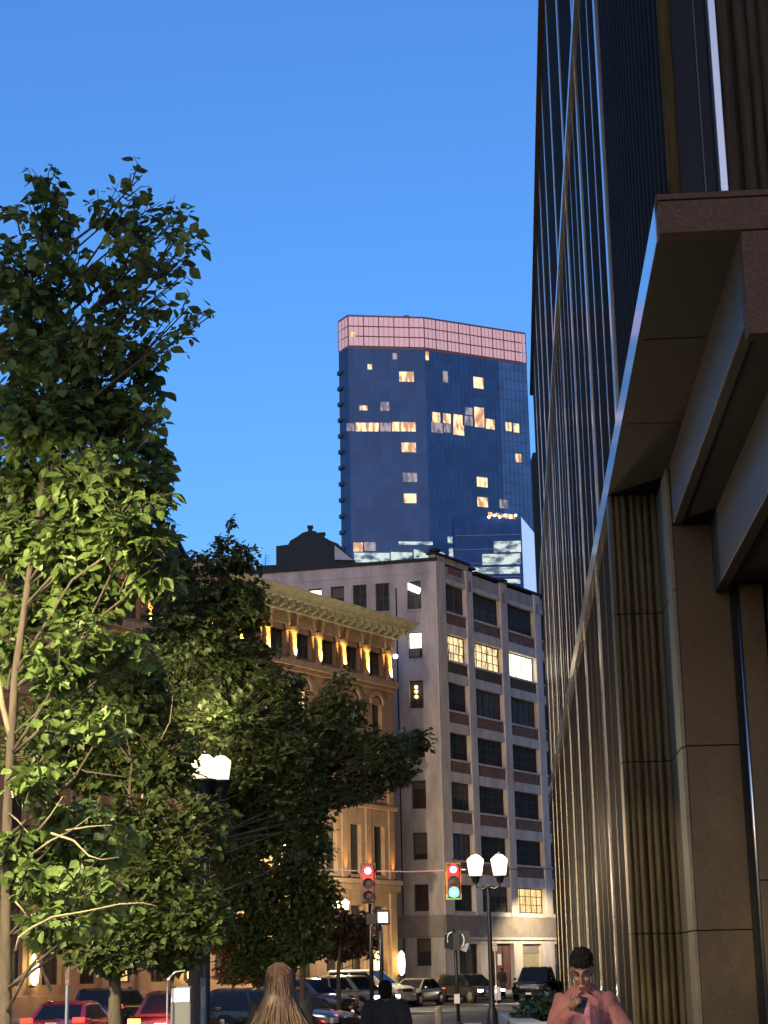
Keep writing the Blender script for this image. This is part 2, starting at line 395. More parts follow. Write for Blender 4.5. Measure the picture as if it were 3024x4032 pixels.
# raised island between camera and road
isl = MB(); isl.box(0.6, 7.0, 80, 87, -0.45, -0.24); struct(isl.build('traffic_island', M_paving, bevel=0.03))

# ================================================================== NEAR GRANITE OFFICE BUILDING (right)
A0 = R_(3.853)
FN = Matrix(((math.cos(A0), math.sin(A0), 0, 0), (-math.sin(A0), math.cos(A0), 0, 0), (0, 0, 1, 0), (0, 0, 0, 1)))  # (v, u, z)
def near_building():
    root = empty('granite_office_building', (0, 0, 0), 'dark brown granite office tower with fluted walls and overhanging beams at the right edge', 'building')
    TOP = 41.6; U0 = 24.8; U1 = 122.0; ZB = 12.15
    c = MB(FN)
    c.box(2.95, 16, U0 + 1.2, U1, ZB + .7, TOP - .3)         # core of the upper storeys
    c.box(2.95, 16, 40.6, U1 - .1, -.5, ZB)                   # core of the lower storeys
    c.build('wall', M_rib_shade, root)
    # ledges (polished, mirror the sky at grazing view)
    l = MB(FN); l.box(2.5, 2.93, 41.51, U1, ZB, ZB + .58); l.box(2.5, 2.519, U0 + .35, 41.505, ZB - .004, ZB + .58); l.box(2.52, 2.93, U0 + .35, 41.505, ZB + .06, ZB + .58); l.build('ledge', M_polished, root)
    l = MB(FN); l.box(2.5, 2.93, U0, U1, 26.7, 27.05); l.build('ledge', M_polished, root)
    l = MB(FN); l.box(2.45, 16, U0, U1 + .3, TOP - .3, TOP); l.build('roof_coping', M_granite, root)
    # ribs: half-round fluting, one object each, sharing two meshes
    def ribmesh(h):
        m = MB(); n = 7; r = 0.27
        vs = []
        for z in (0, h):
            for k in range(n):
                t = math.pi * k / (n - 1); vs.append((-0.24 * math.sin(t), -r * math.cos(t), z))
        m.add(vs, [(k, k + 1, n + k + 1, n + k) for k in range(n - 1)])
        o = m.build('rib', M_rib_shade, root, smooth=True); return o
    upper1 = ribmesh(26.7 - ZB - .58); upper2 = ribmesh(TOP - .3 - 27.05); lower = ribmesh(ZB + .5)
    upper1.matrix_local = FN @ Matrix.Translation((2.90, U0 + .45, ZB + .58)); upper2.matrix_local = FN @ Matrix.Translation((2.90, U0 + .45, 27.05))
    lower.matrix_local = FN @ Matrix.Translation((2.90, 41.15, -.5))
    u = U0 + .45 + .68; k = 0
    mods = [37.7 + 9.4 * i for i in range(9)] + [28.3 - 2.6]
    mods = [37.7 + 9.4 * i for i in range(9)]
    low_mods = [49.2, 58.6, 68.0, 77.4, 86.8, 96.2, 105.6, 115]
    while u < U1 - .4:
        if not any(m - .35 < u < m + .95 for m in mods):
            inst(upper1, 'rib', root, FN @ Matrix.Translation((2.90, u, ZB + .58)))
            if u > 36: inst(upper2, 'rib', root, FN @ Matrix.Translation((2.90, u, 27.05)))
        u += .68
    u = 41.15 + .62
    while u < U1 - .4:
        if not any(m - .35 < u < m + .95 for m in low_mods):
            inst(lower, 'rib', root, FN @ Matrix.Translation((2.90, u, -.5)))
        u += .62
    for m in mods:
        b = MB(FN); b.box(2.642, 2.94, m, m + .55, ZB + .58, 26.7); b.box(2.642, 2.94, m, m + .55, 27.05, TOP - .3)
        b.build('polished_highlight_fin', M_polished, root)
    for m in mods:
        for dm_, w_ in ((3.1, .16), (6.2, .2)):  # thin strips added to stand in for highlights between the main fins
            if m + dm_ > U1 - 1: continue
            b = MB(FN); b.box(2.66, 2.94, m + dm_, m + dm_ + w_, ZB + .585, 26.695); b.build('polished_highlight_fin', M_polished, root)
            b = MB(FN); b.box(2.66, 2.94, m + dm_ + 2, m + dm_ + 2 + w_, -.5, ZB - .01); b.build('stone_highlight_fin', M_rib_lit, root)
    for m in low_mods:
        b = MB(FN); b.box(2.64, 2.94, m, m + .75, -.5, ZB); b.build('polished_highlight_fin', M_polished, root)
    # corner front: camera-facing end of the upper storeys
    f = MB(FN)
    f.tube([(2.80, U0 + .12, ZB + .62), (2.80, U0 + .12, TOP - .3)], .10, 12); f.build('corner_rib', M_rib_lit, root, smooth=True)
    g = MB(FN)
    g.quad((2.82, U0 + .3, ZB + .6), (3.50, U0 + .3, ZB + .6), (3.50, U0 + .3, TOP - .3), (2.82, U0 + .3, TOP - .3))
    g.build('window', M_darkglass, root)
    mu = MB(FN); mu.box(3.265, 3.285, U0 + .25, U0 + .295, ZB + .6, TOP - .3); mu.build('mullion', M_black, root)
    st = MB(FN); st.box(3.47, 3.58, U0 + .02, U0 + .29, ZB + .62, TOP - .3); st.build('metal_strip', mat('pale_metal', (0.5, 0.55, 0.62), 0.35, 0.7), root, bevel=.008)
    x = 3.585
    ws = [.22, .05, .20, .17, .22, .16, .22, .05, .2, .2, .2, .05, .22, .2, .2]
    for i, w in enumerate(ws):
        b = MB(FN)
        if w < .1:
            b.box(x, x + w, U0 + .28, U0 + .4, ZB + .6, TOP - .3); b.build('groove', M_joint, root)
        else:
            n = 6; vs = []
            for z in (ZB + .62, TOP - .3):
                for k in range(n):
                    t = math.pi * k / (n - 1); vs.append((x + w / 2 - w / 2 * math.cos(t), U0 + .2 - .07 * math.sin(t), z))
            b.add(vs, [(k, k + 1, n + k + 1, n + k) for k in range(n - 1)])
            b.build('rib', M_rib_dim, root, smooth=True)
        x += w
    bk = MB(FN); bk.box(3.55, 16, U0 + .42, U0 + 1.2, ZB + .6, TOP - .3); bk.box(2.95, 3.55, U0 + .9, U0 + 1.2, ZB + .6, TOP - .3); bk.build('wall', M_rib_lit, root)
    # granite band with a small moulding over it
    b = MB(FN); b.box(2.52, 16, U0, U0 + .34, ZB - .02, ZB + .50); b.build('granite_band', M_granite, root, bevel=.015)
    b = MB(FN); b.box(2.50, 16, U0 - .03, U0 + .345, ZB + .505, ZB + .60); b.build('band_moulding', M_granite, root, bevel=.01)
    # soffit 1 and the stepped beams under the overhang
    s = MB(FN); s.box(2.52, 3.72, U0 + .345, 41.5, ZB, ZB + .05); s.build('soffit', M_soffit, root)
    j = MB(FN); j.box(2.6, 3.68, 29.5, 29.54, ZB - .006, ZB); j.box(2.6, 3.68, 34.5, 34.54, ZB - .006, ZB); j.build('soffit_joint', M_joint, root)
    b = MB(FN); b.box(3.70, 3.90, U0 + .35, 41.5, 10.75, ZB - .03); b.build('beam', M_beam, root, bevel=.02)
    b = MB(FN); b.box(3.71, 4.60, U0 + .02, U0 + .345, 10.50, ZB - .03); b.build('beam_end', M_granite, root, bevel=.015)
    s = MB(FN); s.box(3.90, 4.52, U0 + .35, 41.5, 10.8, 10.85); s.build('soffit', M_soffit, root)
    b = MB(FN); b.box(4.49, 4.72, U0 + .35, 41.5, 9.23, 10.79); b.build('beam', M_beam, root, bevel=.02)
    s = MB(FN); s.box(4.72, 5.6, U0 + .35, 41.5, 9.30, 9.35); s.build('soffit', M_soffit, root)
    b = MB(FN); b.box(5.6, 5.9, U0 + .35, 41.5, 7.9, 10); b.build('beam', M_beam, root, bevel=.02)
    # fluted pilaster facing the camera, in stacked blocks with joints
    zs = [-.5, 2.25, 5.98, 9.33, ZB - .02]
    for i in range(4):
        b = MB(FN)
        prof = []
        x0 = 2.50; edges = [(.13, .09), (.14, .05), (.16, .10), (.03, -.06), (.15, .07), (.17, .10), (.14, .04), (.03, -.06), (.19, .08)]
        x = x0; pts = [(x, 40.9)]
        for w, d in edges:
            if d < 0:
                pts += [(x + .002, 40.30), (x + w - .002, 40.30)]
            else:
                for k in range(0, 6):
                    t = math.pi * k / 5; pts.append((x + w / 2 - w / 2 * math.cos(t) * .98, 40.12 - d * math.sin(t)))
            x += w
        pts.append((x, 40.9))
        b.prism([(p[0], p[1]) for p in pts], zs[i] + .012, zs[i + 1] - .012)
        b.build('fluted_block', M_rib_lit, root, smooth=True, sharp=50)
    b = MB(FN); b.box(2.56, 3.60, 40.35, 40.7, -.5, ZB - .05); b.build('joint_backing', M_joint, root)
    # return pier and plain panels further in
    M_pier_lit = mat('pier_smooth_lit', (0.15, 0.13, 0.08), 0.6, var=0.2, vscale=3, stretch=(1, 1, .2))  # street lamp light on this return face is put into the colour
    for z0, z1 in ((-.5, 2.25), (2.25, 5.98), (5.98, 9.33), (9.33, 10.74 + 1.3)):
        b = MB(FN); b.box(3.60, 3.69, 37.52, 40.9, z0 + .008, z1 - .008); b.build('pier_panel', M_pier_lit, root, bevel=.02)
    for z0, z1 in ((-.5, 2.25), (2.25, 6.0), (6.0, 10.75)):
        b = MB(FN); b.box(3.695, 4.80, 37.5, 37.9, z0 + .008, z1 - .008); b.build('stone_panel', M_granite_panel, root, bevel=.015)
    b = MB(FN); b.box(3.70, 6.8, 37.95, 40.9, -.5, 10.74); b.build('wall', M_joint, root)
    for z0, z1 in ((-.5, 3.2), (3.2, 9.29)):
        b = MB(FN); b.box(4.93, 5.42, 36.9, 37.4, z0 + .008, z1 - .008); b.build('stone_panel', M_granite_panel, root, bevel=.015)
    b = MB(FN); b.box(4.80, 4.925, 37.45, 37.8, -.5, 9.29); b.build('groove', M_joint, root)
    b = MB(FN); b.tube([(4.90, 36.95, -.5), (4.90, 36.95, 9.29)], .035, 10); b.build('metal_edge', M_metal, root, smooth=True)
    b = MB(FN); b.tube([(5.46, 36.6, -.5), (5.46, 36.6, 9.29)], .035, 10); b.build('metal_edge', M_metal, root, smooth=True)
    b = MB(FN); b.box(5.50, 9.0, 36.4, 36.9, -.5, 9.29); b.build('stone_panel', M_granite_panel, root)
    return root
near_building()

# ================================================================== GREY LOFT BUILDING
def grey_building():
    root = empty('grey_corner_building', cG, 'eight storey grey concrete loft building on the street corner with brick spandrels', 'building')
    zo = 0.35
    Z = [(27.1, 25.15), (23.6, 21.8), (20.3, 18.4), (16.9, 15.1), (13.6, 11.75), (10.2, 8.45), (6.88, 5.15)]
    Z = [(a + zo, b + zo) for a, b in Z]
    F = FR
    bays = [(1.30, 4.15), (5.10, 9.15), (10.20, 14.45), (15.5, 19.6)]
    # --- right facade: piers, beams, spandrels, windows
    edges = [0.0, 1.30, 4.15, 5.10, 9.15, 10.20, 14.45, 15.5, 19.6, 20.6]
    for i in range(0, 10, 2):
        b = MB(F); b.box(edges[i] + .02, edges[i + 1], -.06, .7, 5.25, 28.45 + zo); b.build('pier', M_conc, root, bevel=.03)
        if i < 8 and i: b = MB(F); b.box(edges[i] + .28, edges[i] + .62, -.09, -.058, 27.0 + zo, 27.75 + zo); b.build('pier_ornament', M_belt, root)
    for (a, c) in bays:
        for k, (zt, zb) in enumerate(Z):
            nxt = Z[k + 1][0] if k < 6 else 5.25
            # sill, brick spandrel, beam
            if k < 6:
                s = MB(F); s.box(a, c, -.03, .3, zb - .12, zb); s.build('window_sill', M_conc, root)
                s = MB(F); s.box(a + .01, c - .01, .05, .35, zb - .86, zb - .122)
                s.build('brick_spandrel', M_spandrel_dk if k == 1 else M_spandrel, root)
                s = MB(F); s.box(a, c, -.01, .5, nxt, zb - .862); s.build('beam', M_conc, root)
            else:
                s = MB(F); s.box(a, c, -.01, .5, nxt - .4, zb - .002); s.build('beam', M_conc, root)
            pane = M_pane
            j = bays.index((a, c))
            if k == 0: pane = (M_pane2, M_pane2, M_pane, M_pane)[j]
            if k == 1: pane = (M_lit_warm, M_lit_warm, M_lit_white, M_pane)[j]
            if k == 2: pane = (M_pane, M_pane2, M_pane2, M_pane)[j]
            if k == 5: pane = (M_pane3, M_pane, M_pane, M_pane)[j]
            if k == 6: pane = (M_pane, M_pane, M_lit_curtain, M_pane)[j]
            window(F, root, a + .02, c - .02, zb + .005, zt - .005, .28, nx=4 if j == 0 else 5, nz=3 if pane is not M_lit_white else 1, pane=pane, bar=.045)
        # parapet field above the top windows
        s = MB(F); s.box(a, c, .03, .5, Z[0][0], 28.3 + zo); s.build('parapet_panel', M_stucco, root)
        s = MB(F); s.box(a, c, -.02, .028, Z[0][0] + .002, Z[0][0] + .32); s.build('lintel', M_conc, root)
    s = MB(F); s.box(1.75, 3.7, -.01, .028, 27.85 + zo, 28.25 + zo); s.build('brick_inset', M_spandrel, root)
    # raised corner parapet and stepped coping
    s = MB(F); s.box(0, 4.6, -.02, .5, 28.46 + zo, 28.85 + zo); s.build('parapet_panel', M_stucco, root)
    for (a, c, z) in ((-.15, 4.7, 28.86), (4.72, 5.5, 28.66), (5.52, 9.4, 28.47), (9.42, 10.2, 28.62), (10.22, 20.7, 28.47)):
        s = MB(F); s.box(a, c, -.16, .6, z + zo, z + .16 + zo); s.build('coping', M_coping, root, bevel=.02)
    s = MB(F); s.box(-.3, .35, -.3, .3, 29.03 + zo, 29.2 + zo); s.build('coping_block', M_coping, root)
    # ground floor right
    b = MB(F)
    gops = [(1.75, 4.65, .35, 3.42), (5.75, 9.35, .36, 3.44), (10.6, 13.6, .37, 3.41), (15.5, 19, .3, 3.4)]
    wall_open(b, .02, 20.6, -.3, 3.84, gops, .5, -.02)
    b.build('ground_floor_wall', M_conc, root)
    window(F, root, 1.77, 4.63, 1.35, 3.4, .3, nx=2, nz=1, pane=M_pane)
    s = MB(F); s.box(1.77, 4.63, .2, .5, .36, 1.28); s.build('stall_riser', M_belt, root)
    d = MB(F); d.box(5.77, 9.33, .30, .4, .37, 3.42); door = d.build('door', mat('oxblood_door', (0.13, 0.05, 0.04), .7, var=.15, vscale=2), root)
    for x in (6.9, 8.2): d = MB(F); d.box(x, x + .06, .27, .298, .4, 3.4); d.build('door_joint', M_frame, door)
    d = MB(F); d.box(7.45, 7.95, .26, .296, 2.0, 2.75); d.build('notice', M_whitesign, door)
    s = MB(F); s.box(10.62, 13.58, .3, .4, .38, 2.75); s.build('shutter', mat('cream_shutter', (0.42, 0.38, 0.25), .7, var=.1, vscale=2), root)
    s = MB(F); s.box(10.62, 13.58, .26, .42, 2.76, 3.40); s.build('shutter_box', M_belt, root)
    window(F, root, 15.52, 18.98, .8, 3.38, .3, nx=3, nz=1)
    # belt course
    b = MB(F); b.box(-.05, 20.6, -.14, .5, 3.85, 5.22); b.build('belt_course', M_belt, root, bevel=.03)
    b = MB(F); b.box(-.05, 20.6, -.20, .5, 3.62 + .05, 3.845); b.build('string_course', M_conc, root)
    # --- left facade (az -76 seen from the corner)
    FL = frame(cG, 104.0)      # x runs right towards the corner, so positions are negative
    ops = []; wins = []
    for k, (zt, zb) in enumerate(Z):
        ops.append((-1.98, -1.03, zb, zt)); wins.append((ops[-1], [M_pane2, None, None, M_pane3, M_pane3, M_pane3, M_pane3][k], k))
    for c in (-3.72, -5.32, -6.9, -8.5):
        for k, (zt, zb) in enumerate(Z[:6]):
            if k == 0 or k > 0:
                ops.append((c - .48, c + .48, zb, zt)); wins.append((ops[-1], M_pane, k))
    ops.append((-1.90, -.95, 2.05, 3.78)); wins.append((ops[-1], M_pane, 7))
    b = MB(FL)
    wall_open(b, -14.5, 0, -.3, 28.4 + zo, [o for o in ops], .28, 0)
    b.build('wall', M_stucco, root)
    for (o, p, k) in wins:
        pane = p or M_pane
        if k == 1 and p is None: pane = M_pane
        w = window(FL, root, o[0] + .01, o[1] - .01, o[2] + .01, o[3] - .01, .18, nx=1 if o[0] > -2.5 else 2, nz=2, pane=pane, bar=.06)
        s = MB(FL); s.box(o[0] - .05, o[1] + .05, -.05, .1, o[2] - .13, o[2] - .003); s.build('window_sill', M_stucco, root)
    # lit blind and its air conditioner in the second window; lamp in the third; bright top
    w = MB(FL); w.box(-1.90, -1.10, .12, .15, 22.85, 23.85); w.build('lit_blind', mat('lit_blind', (.8, .75, .6), .6, emit=(1, .88, .62), estr=1.0), root)
    for z in (23.05, 23.5): w = MB(FL); w.box(-1.92, -1.08, .10, .118, z, z + .05); w.build('blind_bar', M_belt, root)
    w = MB(FL); w.box(-1.85, -1.15, -.25, .17, 22.18, 22.72); w.build('air_conditioner', mat('ac_grey', (.13, .13, .13), .6), root, bevel=.02)
    for z in (19.55, 19.9, 20.2): w = MB(FL); w.ell((-1.55, .15, z), .11); w.build('window_lamp', mat('small_lamp', (.9, .8, .5), .5, emit=(1, .72, .25), estr=2.5), root, smooth=True)
    w = MB(FL); w.add([(-1.95, .17, 26.9), (-1.2, .17, 26.55), (-1.06, .17, 26.75), (-1.06, .17, 26.95), (-1.95, .17, 27.4)], [(0, 1, 2, 3, 4)]); w.build('lit_ceiling', mat('lit_ceiling', (.8, .8, .7), .6, emit=(1, .93, .7), estr=1.2), root)
    w = MB(FL); w.box(-8.9, -8.1, .15, .17, 26.9, 27.3); w.build('lit_ceiling', MATS['lit_ceiling'], root)
    for c in (-4.5, -6.1, -7.7):
        b = MB(FL); b.box(c - .18, c + .18, -.03, -.002, 25.4, 27.6); b.build('window_pier', M_stucco, root)
    b = MB(FL); b.box(-14.5, 0.0, -.16, .3, 3.85, 5.22); b.build('belt_course', M_belt, root, bevel=.03)
    b = MB(FL); b.box(-14.5, .1, -.14, .5, 28.4 + zo, 28.62 + zo); b.build('coping', M_coping, root)
    b = MB(FL); b.box(-14.5, -0.1, -.03, -.003, 27.6 + zo, 27.68 + zo); b.build('string_course', M_stucco, root)
    # body and roof
    B = MB()
    def W(F, x, y): p = F @ Vector((x, y, 0)); return (p.x, p.y)
    poly = [W(F, .06, .51), W(F, 20.5, .51), W(F, 20.5, 16), W(FL, -14.4, 14), W(FL, -14.4, .30), W(FL, -.4, .30)]
    B.prism(poly, -.4, 28.3 + zo); B.build('wall', M_stucco, root)
    # conduit line down the wall beside the neighbour
    t = MB(FL); t.tube([(-2.75, -.06, 0), (-2.75, -.06, 27)], .05, 6); t.build('downpipe', M_frame, root)
    return root
grey_building()

# dark gabled roof behind
def gabled():
    Y = 142
    p = lambda x, y: atY(x, y, Y)
    base = p(1240, 2300); root = empty('dark_gabled_building', (base.x, Y, -0.35), 'black slate building with curved gable and two chimneys behind the grey building', 'building')
    out = [(1085, 2250), (1087, 2150), (1135, 2144), (1143, 2128), (1168, 2114), (1190, 2098), (1215, 2090), (1240, 2090), (1268, 2110), (1300, 2128), (1330, 2140), (1400, 2210), (1430, 2250)]
    pts = [p(*q) for q in out]; mb = MB(); n = len(pts)
    z0 = -.35
    lo = [Vector((q.x, Y, q.z)) for q in pts]
    lo[0].z = z0; lo[-1].z = z0
    vs = lo + [v + Vector((0, 9, 0)) for v in lo]
    mb.add(vs, [tuple(range(n))] + [tuple(reversed(range(n, 2 * n)))] + [(i, (i + 1) % n, n + (i + 1) % n, n + i) for i in range(n)])
    mb.build('wall', M_roofdark, root)
    for cx, top, bot, w in ((1220, 2066, 2096, 8), (1267, 2093, 2118, 10)):
        a = p(cx - w, bot); b = p(cx + w, top); cp = p(cx, top)
        m = MB(); m.box(a.x, b.x, Y + .5, Y + 1, a.z - .3, b.z - .08); ch = m.build('chimney', M_roofdark, root)
        m = MB(); m.box(a.x - .07, b.x + .07, Y + .4, Y + 1.1, b.z - .08, b.z + .05); m.build('chimney_cap', M_roofdark, ch)
    a = p(1318, 2150); b = p(1392, 2208); c = p(1318, 2206)
    m = MB(); yy = Y - .05
    m.add([(a.x, yy, a.z), (b.x, yy, b.z), (c.x, yy, c.z), (a.x, yy - .2, a.z), (b.x, yy - .2, b.z), (c.x, yy - .2, c.z)], [(0, 1, 2), (5, 4, 3), (0, 3, 4, 1), (1, 4, 5, 2), (2, 5, 3, 0)])
    m.build('pale_dormer_side', mat('pale_render', (.42, .42, .45), .8), root)
    # low dark parapet running left with a knob and aerial
    a = p(1008, 2226); b = p(1090, 2300)
    m = MB(); m.box(a.x, b.x, Y, Y + 6, z0, a.z); m.build('parapet', M_roofdark, root)
    k = p(1010, 2215); m = MB(); m.ell((k.x, Y + .2, k.z), .22); m.build('finial', M_roofdark, root, smooth=True)
    ax = p(1040, 2226); m = MB()
    m.tube([(ax.x, Y + 1, ax.z), (ax.x + .1, Y + 1, ax.z + 1.2)], .025, 5)
    for i in range(4): m.tube([(ax.x - .35 + .1 * i, Y + 1, ax.z + .3 + .22 * i), (ax.x + .4, Y + 1, ax.z + .45 + .2 * i)], .016, 4)
    m.build('aerial', M_roofdark, root)
gabled()
# brown block behind the ornate building at left
p0 = atY(678, 2088, 128); m = MB(); m.box(p0.x - 14, p0.x, 128, 138, -.35, p0.z - .3)
rb = empty('brown_rooftop_block', (p0.x - 7, 128, -.35), 'plain brown block rising above the ornate cornice behind the trees', 'building')
m.build('wall', M_brownblock, rb); m = MB(); m.box(p0.x - 14.2, p0.x + .2, 127.8, 138.2, p0.z - .3, p0.z); m.build('coping', M_roofdark, rb)

# ================================================================== ORNATE SANDSTONE BUILDING
def ornate():
    root = empty('ornate_sandstone_building', cO, 'ornate orange sandstone building with deep cornice and uplit arcade behind the trees', 'building')
    F = FO; z = .35; L = -42.0; P = 2.58
    cent = [-1.85 - P * k for k in range(16)]
    pil = [-.56 - P * k for k in range(16)]
    ops = []; wins = []
    for i, c in enumerate(cent):
        ops.append((c - .72, c + .72, 19.1 + z, 20.5 + z)); wins.append((ops[-1], 'a', i))
        ops.append((c - .55, c + .55, 15.1 + z, 17.3 + z)); wins.append((ops[-1], 'b', i))
        ops.append((c - .55, c + .55, 11.5 + z, 13.5 + z)); wins.append((ops[-1], 'c', i))
        ops.append((c - .58, c + .58, 7.0 + z, 9.9 + z)); wins.append((ops[-1], 'd', i))
        ops.append((c - .65, c + .65, 1.2 + z, 5.2 + z)); wins.append((ops[-1], 'e', i))
    b = MB(F); wall_open(b, L, 0, -.3, 21.4 + z, ops, .4, 0); b.build('wall', M_sand, root)
    for o, t, i in wins:
        pane = M_pane
        if t == 'a': pane = M_pane2
        if t == 'b' and i == 3: pane = M_lit_warm
        if t == 'e' and i in (9, 13): pane = M_lit_curtain
        window(F, root, o[0] + .01, o[1] - .01, o[2] + .01, o[3] - .01, .28, nx=2, nz=3 if t in 'de' else 2, pane=pane, bar=.07)
    # arched heads: ring of voussoirs (one mesh each arch) over attic and fourth floor
    def arch(c, r, zc, w, d):
        a = MB(F); n = 10; vs = []
        for k in range(n + 1):
            t = math.pi * k / n
            for rr, yy in ((r, 0.1), (r, -d), (r + w, -d), (r + w, 0.0)):
                vs.append((c - rr * math.cos(t), yy, zc + rr * math.sin(t)))
        fs = []
        for k in range(n):
            for q in range(4): a0 = k * 4 + q; a1 = k * 4 + (q + 1) % 4; fs.append((a0, a1, a1 + 4, a0 + 4))
        fs += [(0, 1, 2, 3), (n * 4 + 3, n * 4 + 2, n * 4 + 1, n * 4)]
        a.add(vs, fs); return a.build('arch', M_sand2, root)
    for i, c in enumerate(cent):
        arch(c, .72, 20.5 + z - .02, .2, .16)
        arch(c, .56, 17.3 + z, .26, .14)
        for (zz, hw) in ((17.3 + z, .55), (20.49 + z, .70)):
            g = MB(F); n = 8; vs = [(c, .03, zz)] + [(c - hw * math.cos(math.pi * k / n), -.01, zz + hw * math.sin(math.pi * k / n)) for k in range(n + 1)]
            g.add(vs, [(0, k + 1, k + 2) for k in range(n)]); g.build('fanlight', M_pane, root)
    for i, x in enumerate(pil):
        # attic half columns, with base and capital
        q = MB(F); q.lathe([(.26, 18.92 + z), (.26, 19.06 + z), (.19, 19.1 + z), (.17, 20.45 + z), (.2, 20.5 + z), (.28, 20.72 + z), (.28, 20.8 + z)], (0, 0, 0), 12)
        q2 = MB(F @ Matrix.Translation((x, -.12, 0))); q2.lathe([(.28, 18.86 + z), (.28, 19.0 + z), (.2, 19.06 + z), (.17, 20.3 + z), (.2, 20.36 + z), (.3, 20.66 + z), (.3, 20.76 + z)], (0, 0, 0), 12)
        q2.build('column', M_sand2, root, smooth=True, sharp=40)
        q = MB(F); q.box(x - .3, x + .3, -.10, .1, 6.75 + z, 14.3 + z); q.build('pilaster', M_sand, root, bevel=.03)
        q = MB(F); q.box(x - .34, x + .34, -.12, .1, -.35, 6.0 + z); q.build('pilaster', M_sand, root, bevel=.03)
        q = MB(F); q.box(x - .37, x + .37, -.2, .1, 14.0 + z, 14.32 + z); q.build('capital', M_sand2, root, bevel=.04)
    for z0, z1, d, m in ((18.45, 18.85, .42, M_sand2), (18.2, 18.44, .22, M_sand), (14.34, 14.7, .35, M_sand2), (10.9, 11.15, .16, M_sand2), (6.45, 6.72, .40, M_sand2), (6.05, 6.44, .25, M_sand), (-.3, .75, .2, M_sand)):
        q = MB(F); q.box(L, .1, -d, .05, z0 + z, z1 + z); q.build('ledge', m, root, bevel=.03)
    # frieze, dentils, brackets, cornice
    q = MB(F); q.box(L, .1, -.14, .1, 20.85 + z, 21.55 + z); q.build('frieze', M_sand2, root)
    q = MB(F); q.box(L, .3, -.42, .1, 21.56 + z, 21.72 + z); q.build('cornice_bed', M_cornice, root, bevel=.03)
    dm = MB(Matrix.Translation(cO)); dm.box(-.10, .10, -.98, -.42, -.30, 0.0); dm.add([(-.10, -.42, -.26), (.10, -.42, -.26), (.10, -.42, -.44), (-.10, -.42, -.44), (-.1, -.7, -.26), (.1, -.7, -.26)], [(0, 1, 2, 3), (4, 5, 1, 0), (3, 2, 5, 4), (0, 3, 4), (1, 5, 2)])
    dob = dm.build('bracket', M_cornice, root); dob.matrix_local = Matrix.Translation(-Vector(cO)) @ F @ Matrix.Translation((.18, 0, 22.06 + z))
    x = .18 - .80
    while x > L:
        inst(dob, 'bracket', root, Matrix.Translation(-Vector(cO)) @ F @ Matrix.Translation((x, 0, 22.06 + z))); x -= .80
    q = MB(F); q.box(L, .32, -.45, .1, 21.73 + z, 22.06 + z); q.build('cornice_back', M_cornice, root)
    # sloping top moulding
    def mould(y0, z0, y1, z1, xe):
        q = MB(F); q.add([(L, .1, z0), (xe - .0, .1, z0), (xe, -y0, z0), (L, -y0, z0), (L, .1, z1), (xe + (y1 - y0), .1, z1), (xe + (y1 - y0), -y1, z1), (L, -y1, z1)],
                         [(0, 3, 2, 1), (4, 5, 6, 7), (3, 7, 6, 2), (2, 6, 5, 1), (0, 4, 7, 3)]); return q
    mould(1.02, 22.07 + z, 1.10, 22.25 + z, .75).build('corona', M_cornice, root)
    mould(1.10, 22.26 + z, 1.42, 22.62 + z, .85).build('gutter', M_cornice, root)
    q = MB(F); q.add([(L, -1.42, 22.63 + z), (1.15, -1.42, 22.63 + z), (1.15, .6, 22.9 + z), (L, .6, 22.9 + z)], [(0, 1, 2, 3)]); q.build('roof_edge', M_cornice, root)
    B = MB(F); B.box(L + .1, -.05, .45, 13, -.3, 22.4 + z); B.build('wall', M_sand, root)
    g = MB(F); g.box(.02, .35, .5, 1.2, -.3, 21.0 + z); g.build('downpipe', M_frame, root)
    # fixtures
    for i, x in enumerate(pil):
        fx = MB(F); fx.box(x - .09, x + .09, -.42, -.30, 18.86 + z, 18.95 + z)
        fo = fx.build('uplight', M_black, root)
        if i < 12:
            p = F @ Vector((x, -.40, 19.0 + z)); d = (F.to_3x3() @ Vector((0, .42, 1))).normalized()
            spot('uplight_beam', p, d, 2000, (1.0, .58, .08), 46, 1.0, .04, root)
        if i < 10:
            fx = MB(F); fx.box(x - .07, x + .07, -.33, -.22, 6.73 + z, 6.82 + z); fx.build('uplight', M_black, root)
            p = F @ Vector((x, -.29, 6.88 + z)); d = (F.to_3x3() @ Vector((0, .10, 1))).normalized()
            spot('uplight_beam', p, d, 150, (1.0, .42, .08), 40, 1.0, .03, root)
    # round lamp under the cornice end
    m = MB(F); m.ell((-.12, -.35, 20.45 + z), .14); m.build('round_lamp', mat('globe_white', (.9, .9, .9), .4, emit=(1, .95, .85), estr=6), root, smooth=True)
    # wall sconces at the entrance and their tall glass shades
    for x in (-.32, -2.92, -20.5, -31.8):
        s = MB(F @ Matrix.Translation((x, -.42, 0))); s.lathe([(.06, 1.2 + z), (.17, 1.35 + z), (.2, 1.9 + z), (.18, 2.4 + z), (.05, 2.6 + z)], (0, 0, 0), 12)
        so = s.build('sconce', M_sconce, root, smooth=True)
        s = MB(F); s.box(x - .04, x + .04, -.4, -.12, 1.1 + z, 1.2 + z); s.build('bracket', M_black, so)
        p = F @ Vector((x, -1.0, 2.0 + z)); point('sconce_light', p, 30, (1.0, .72, .28), .15, root)
    return root
ornate()

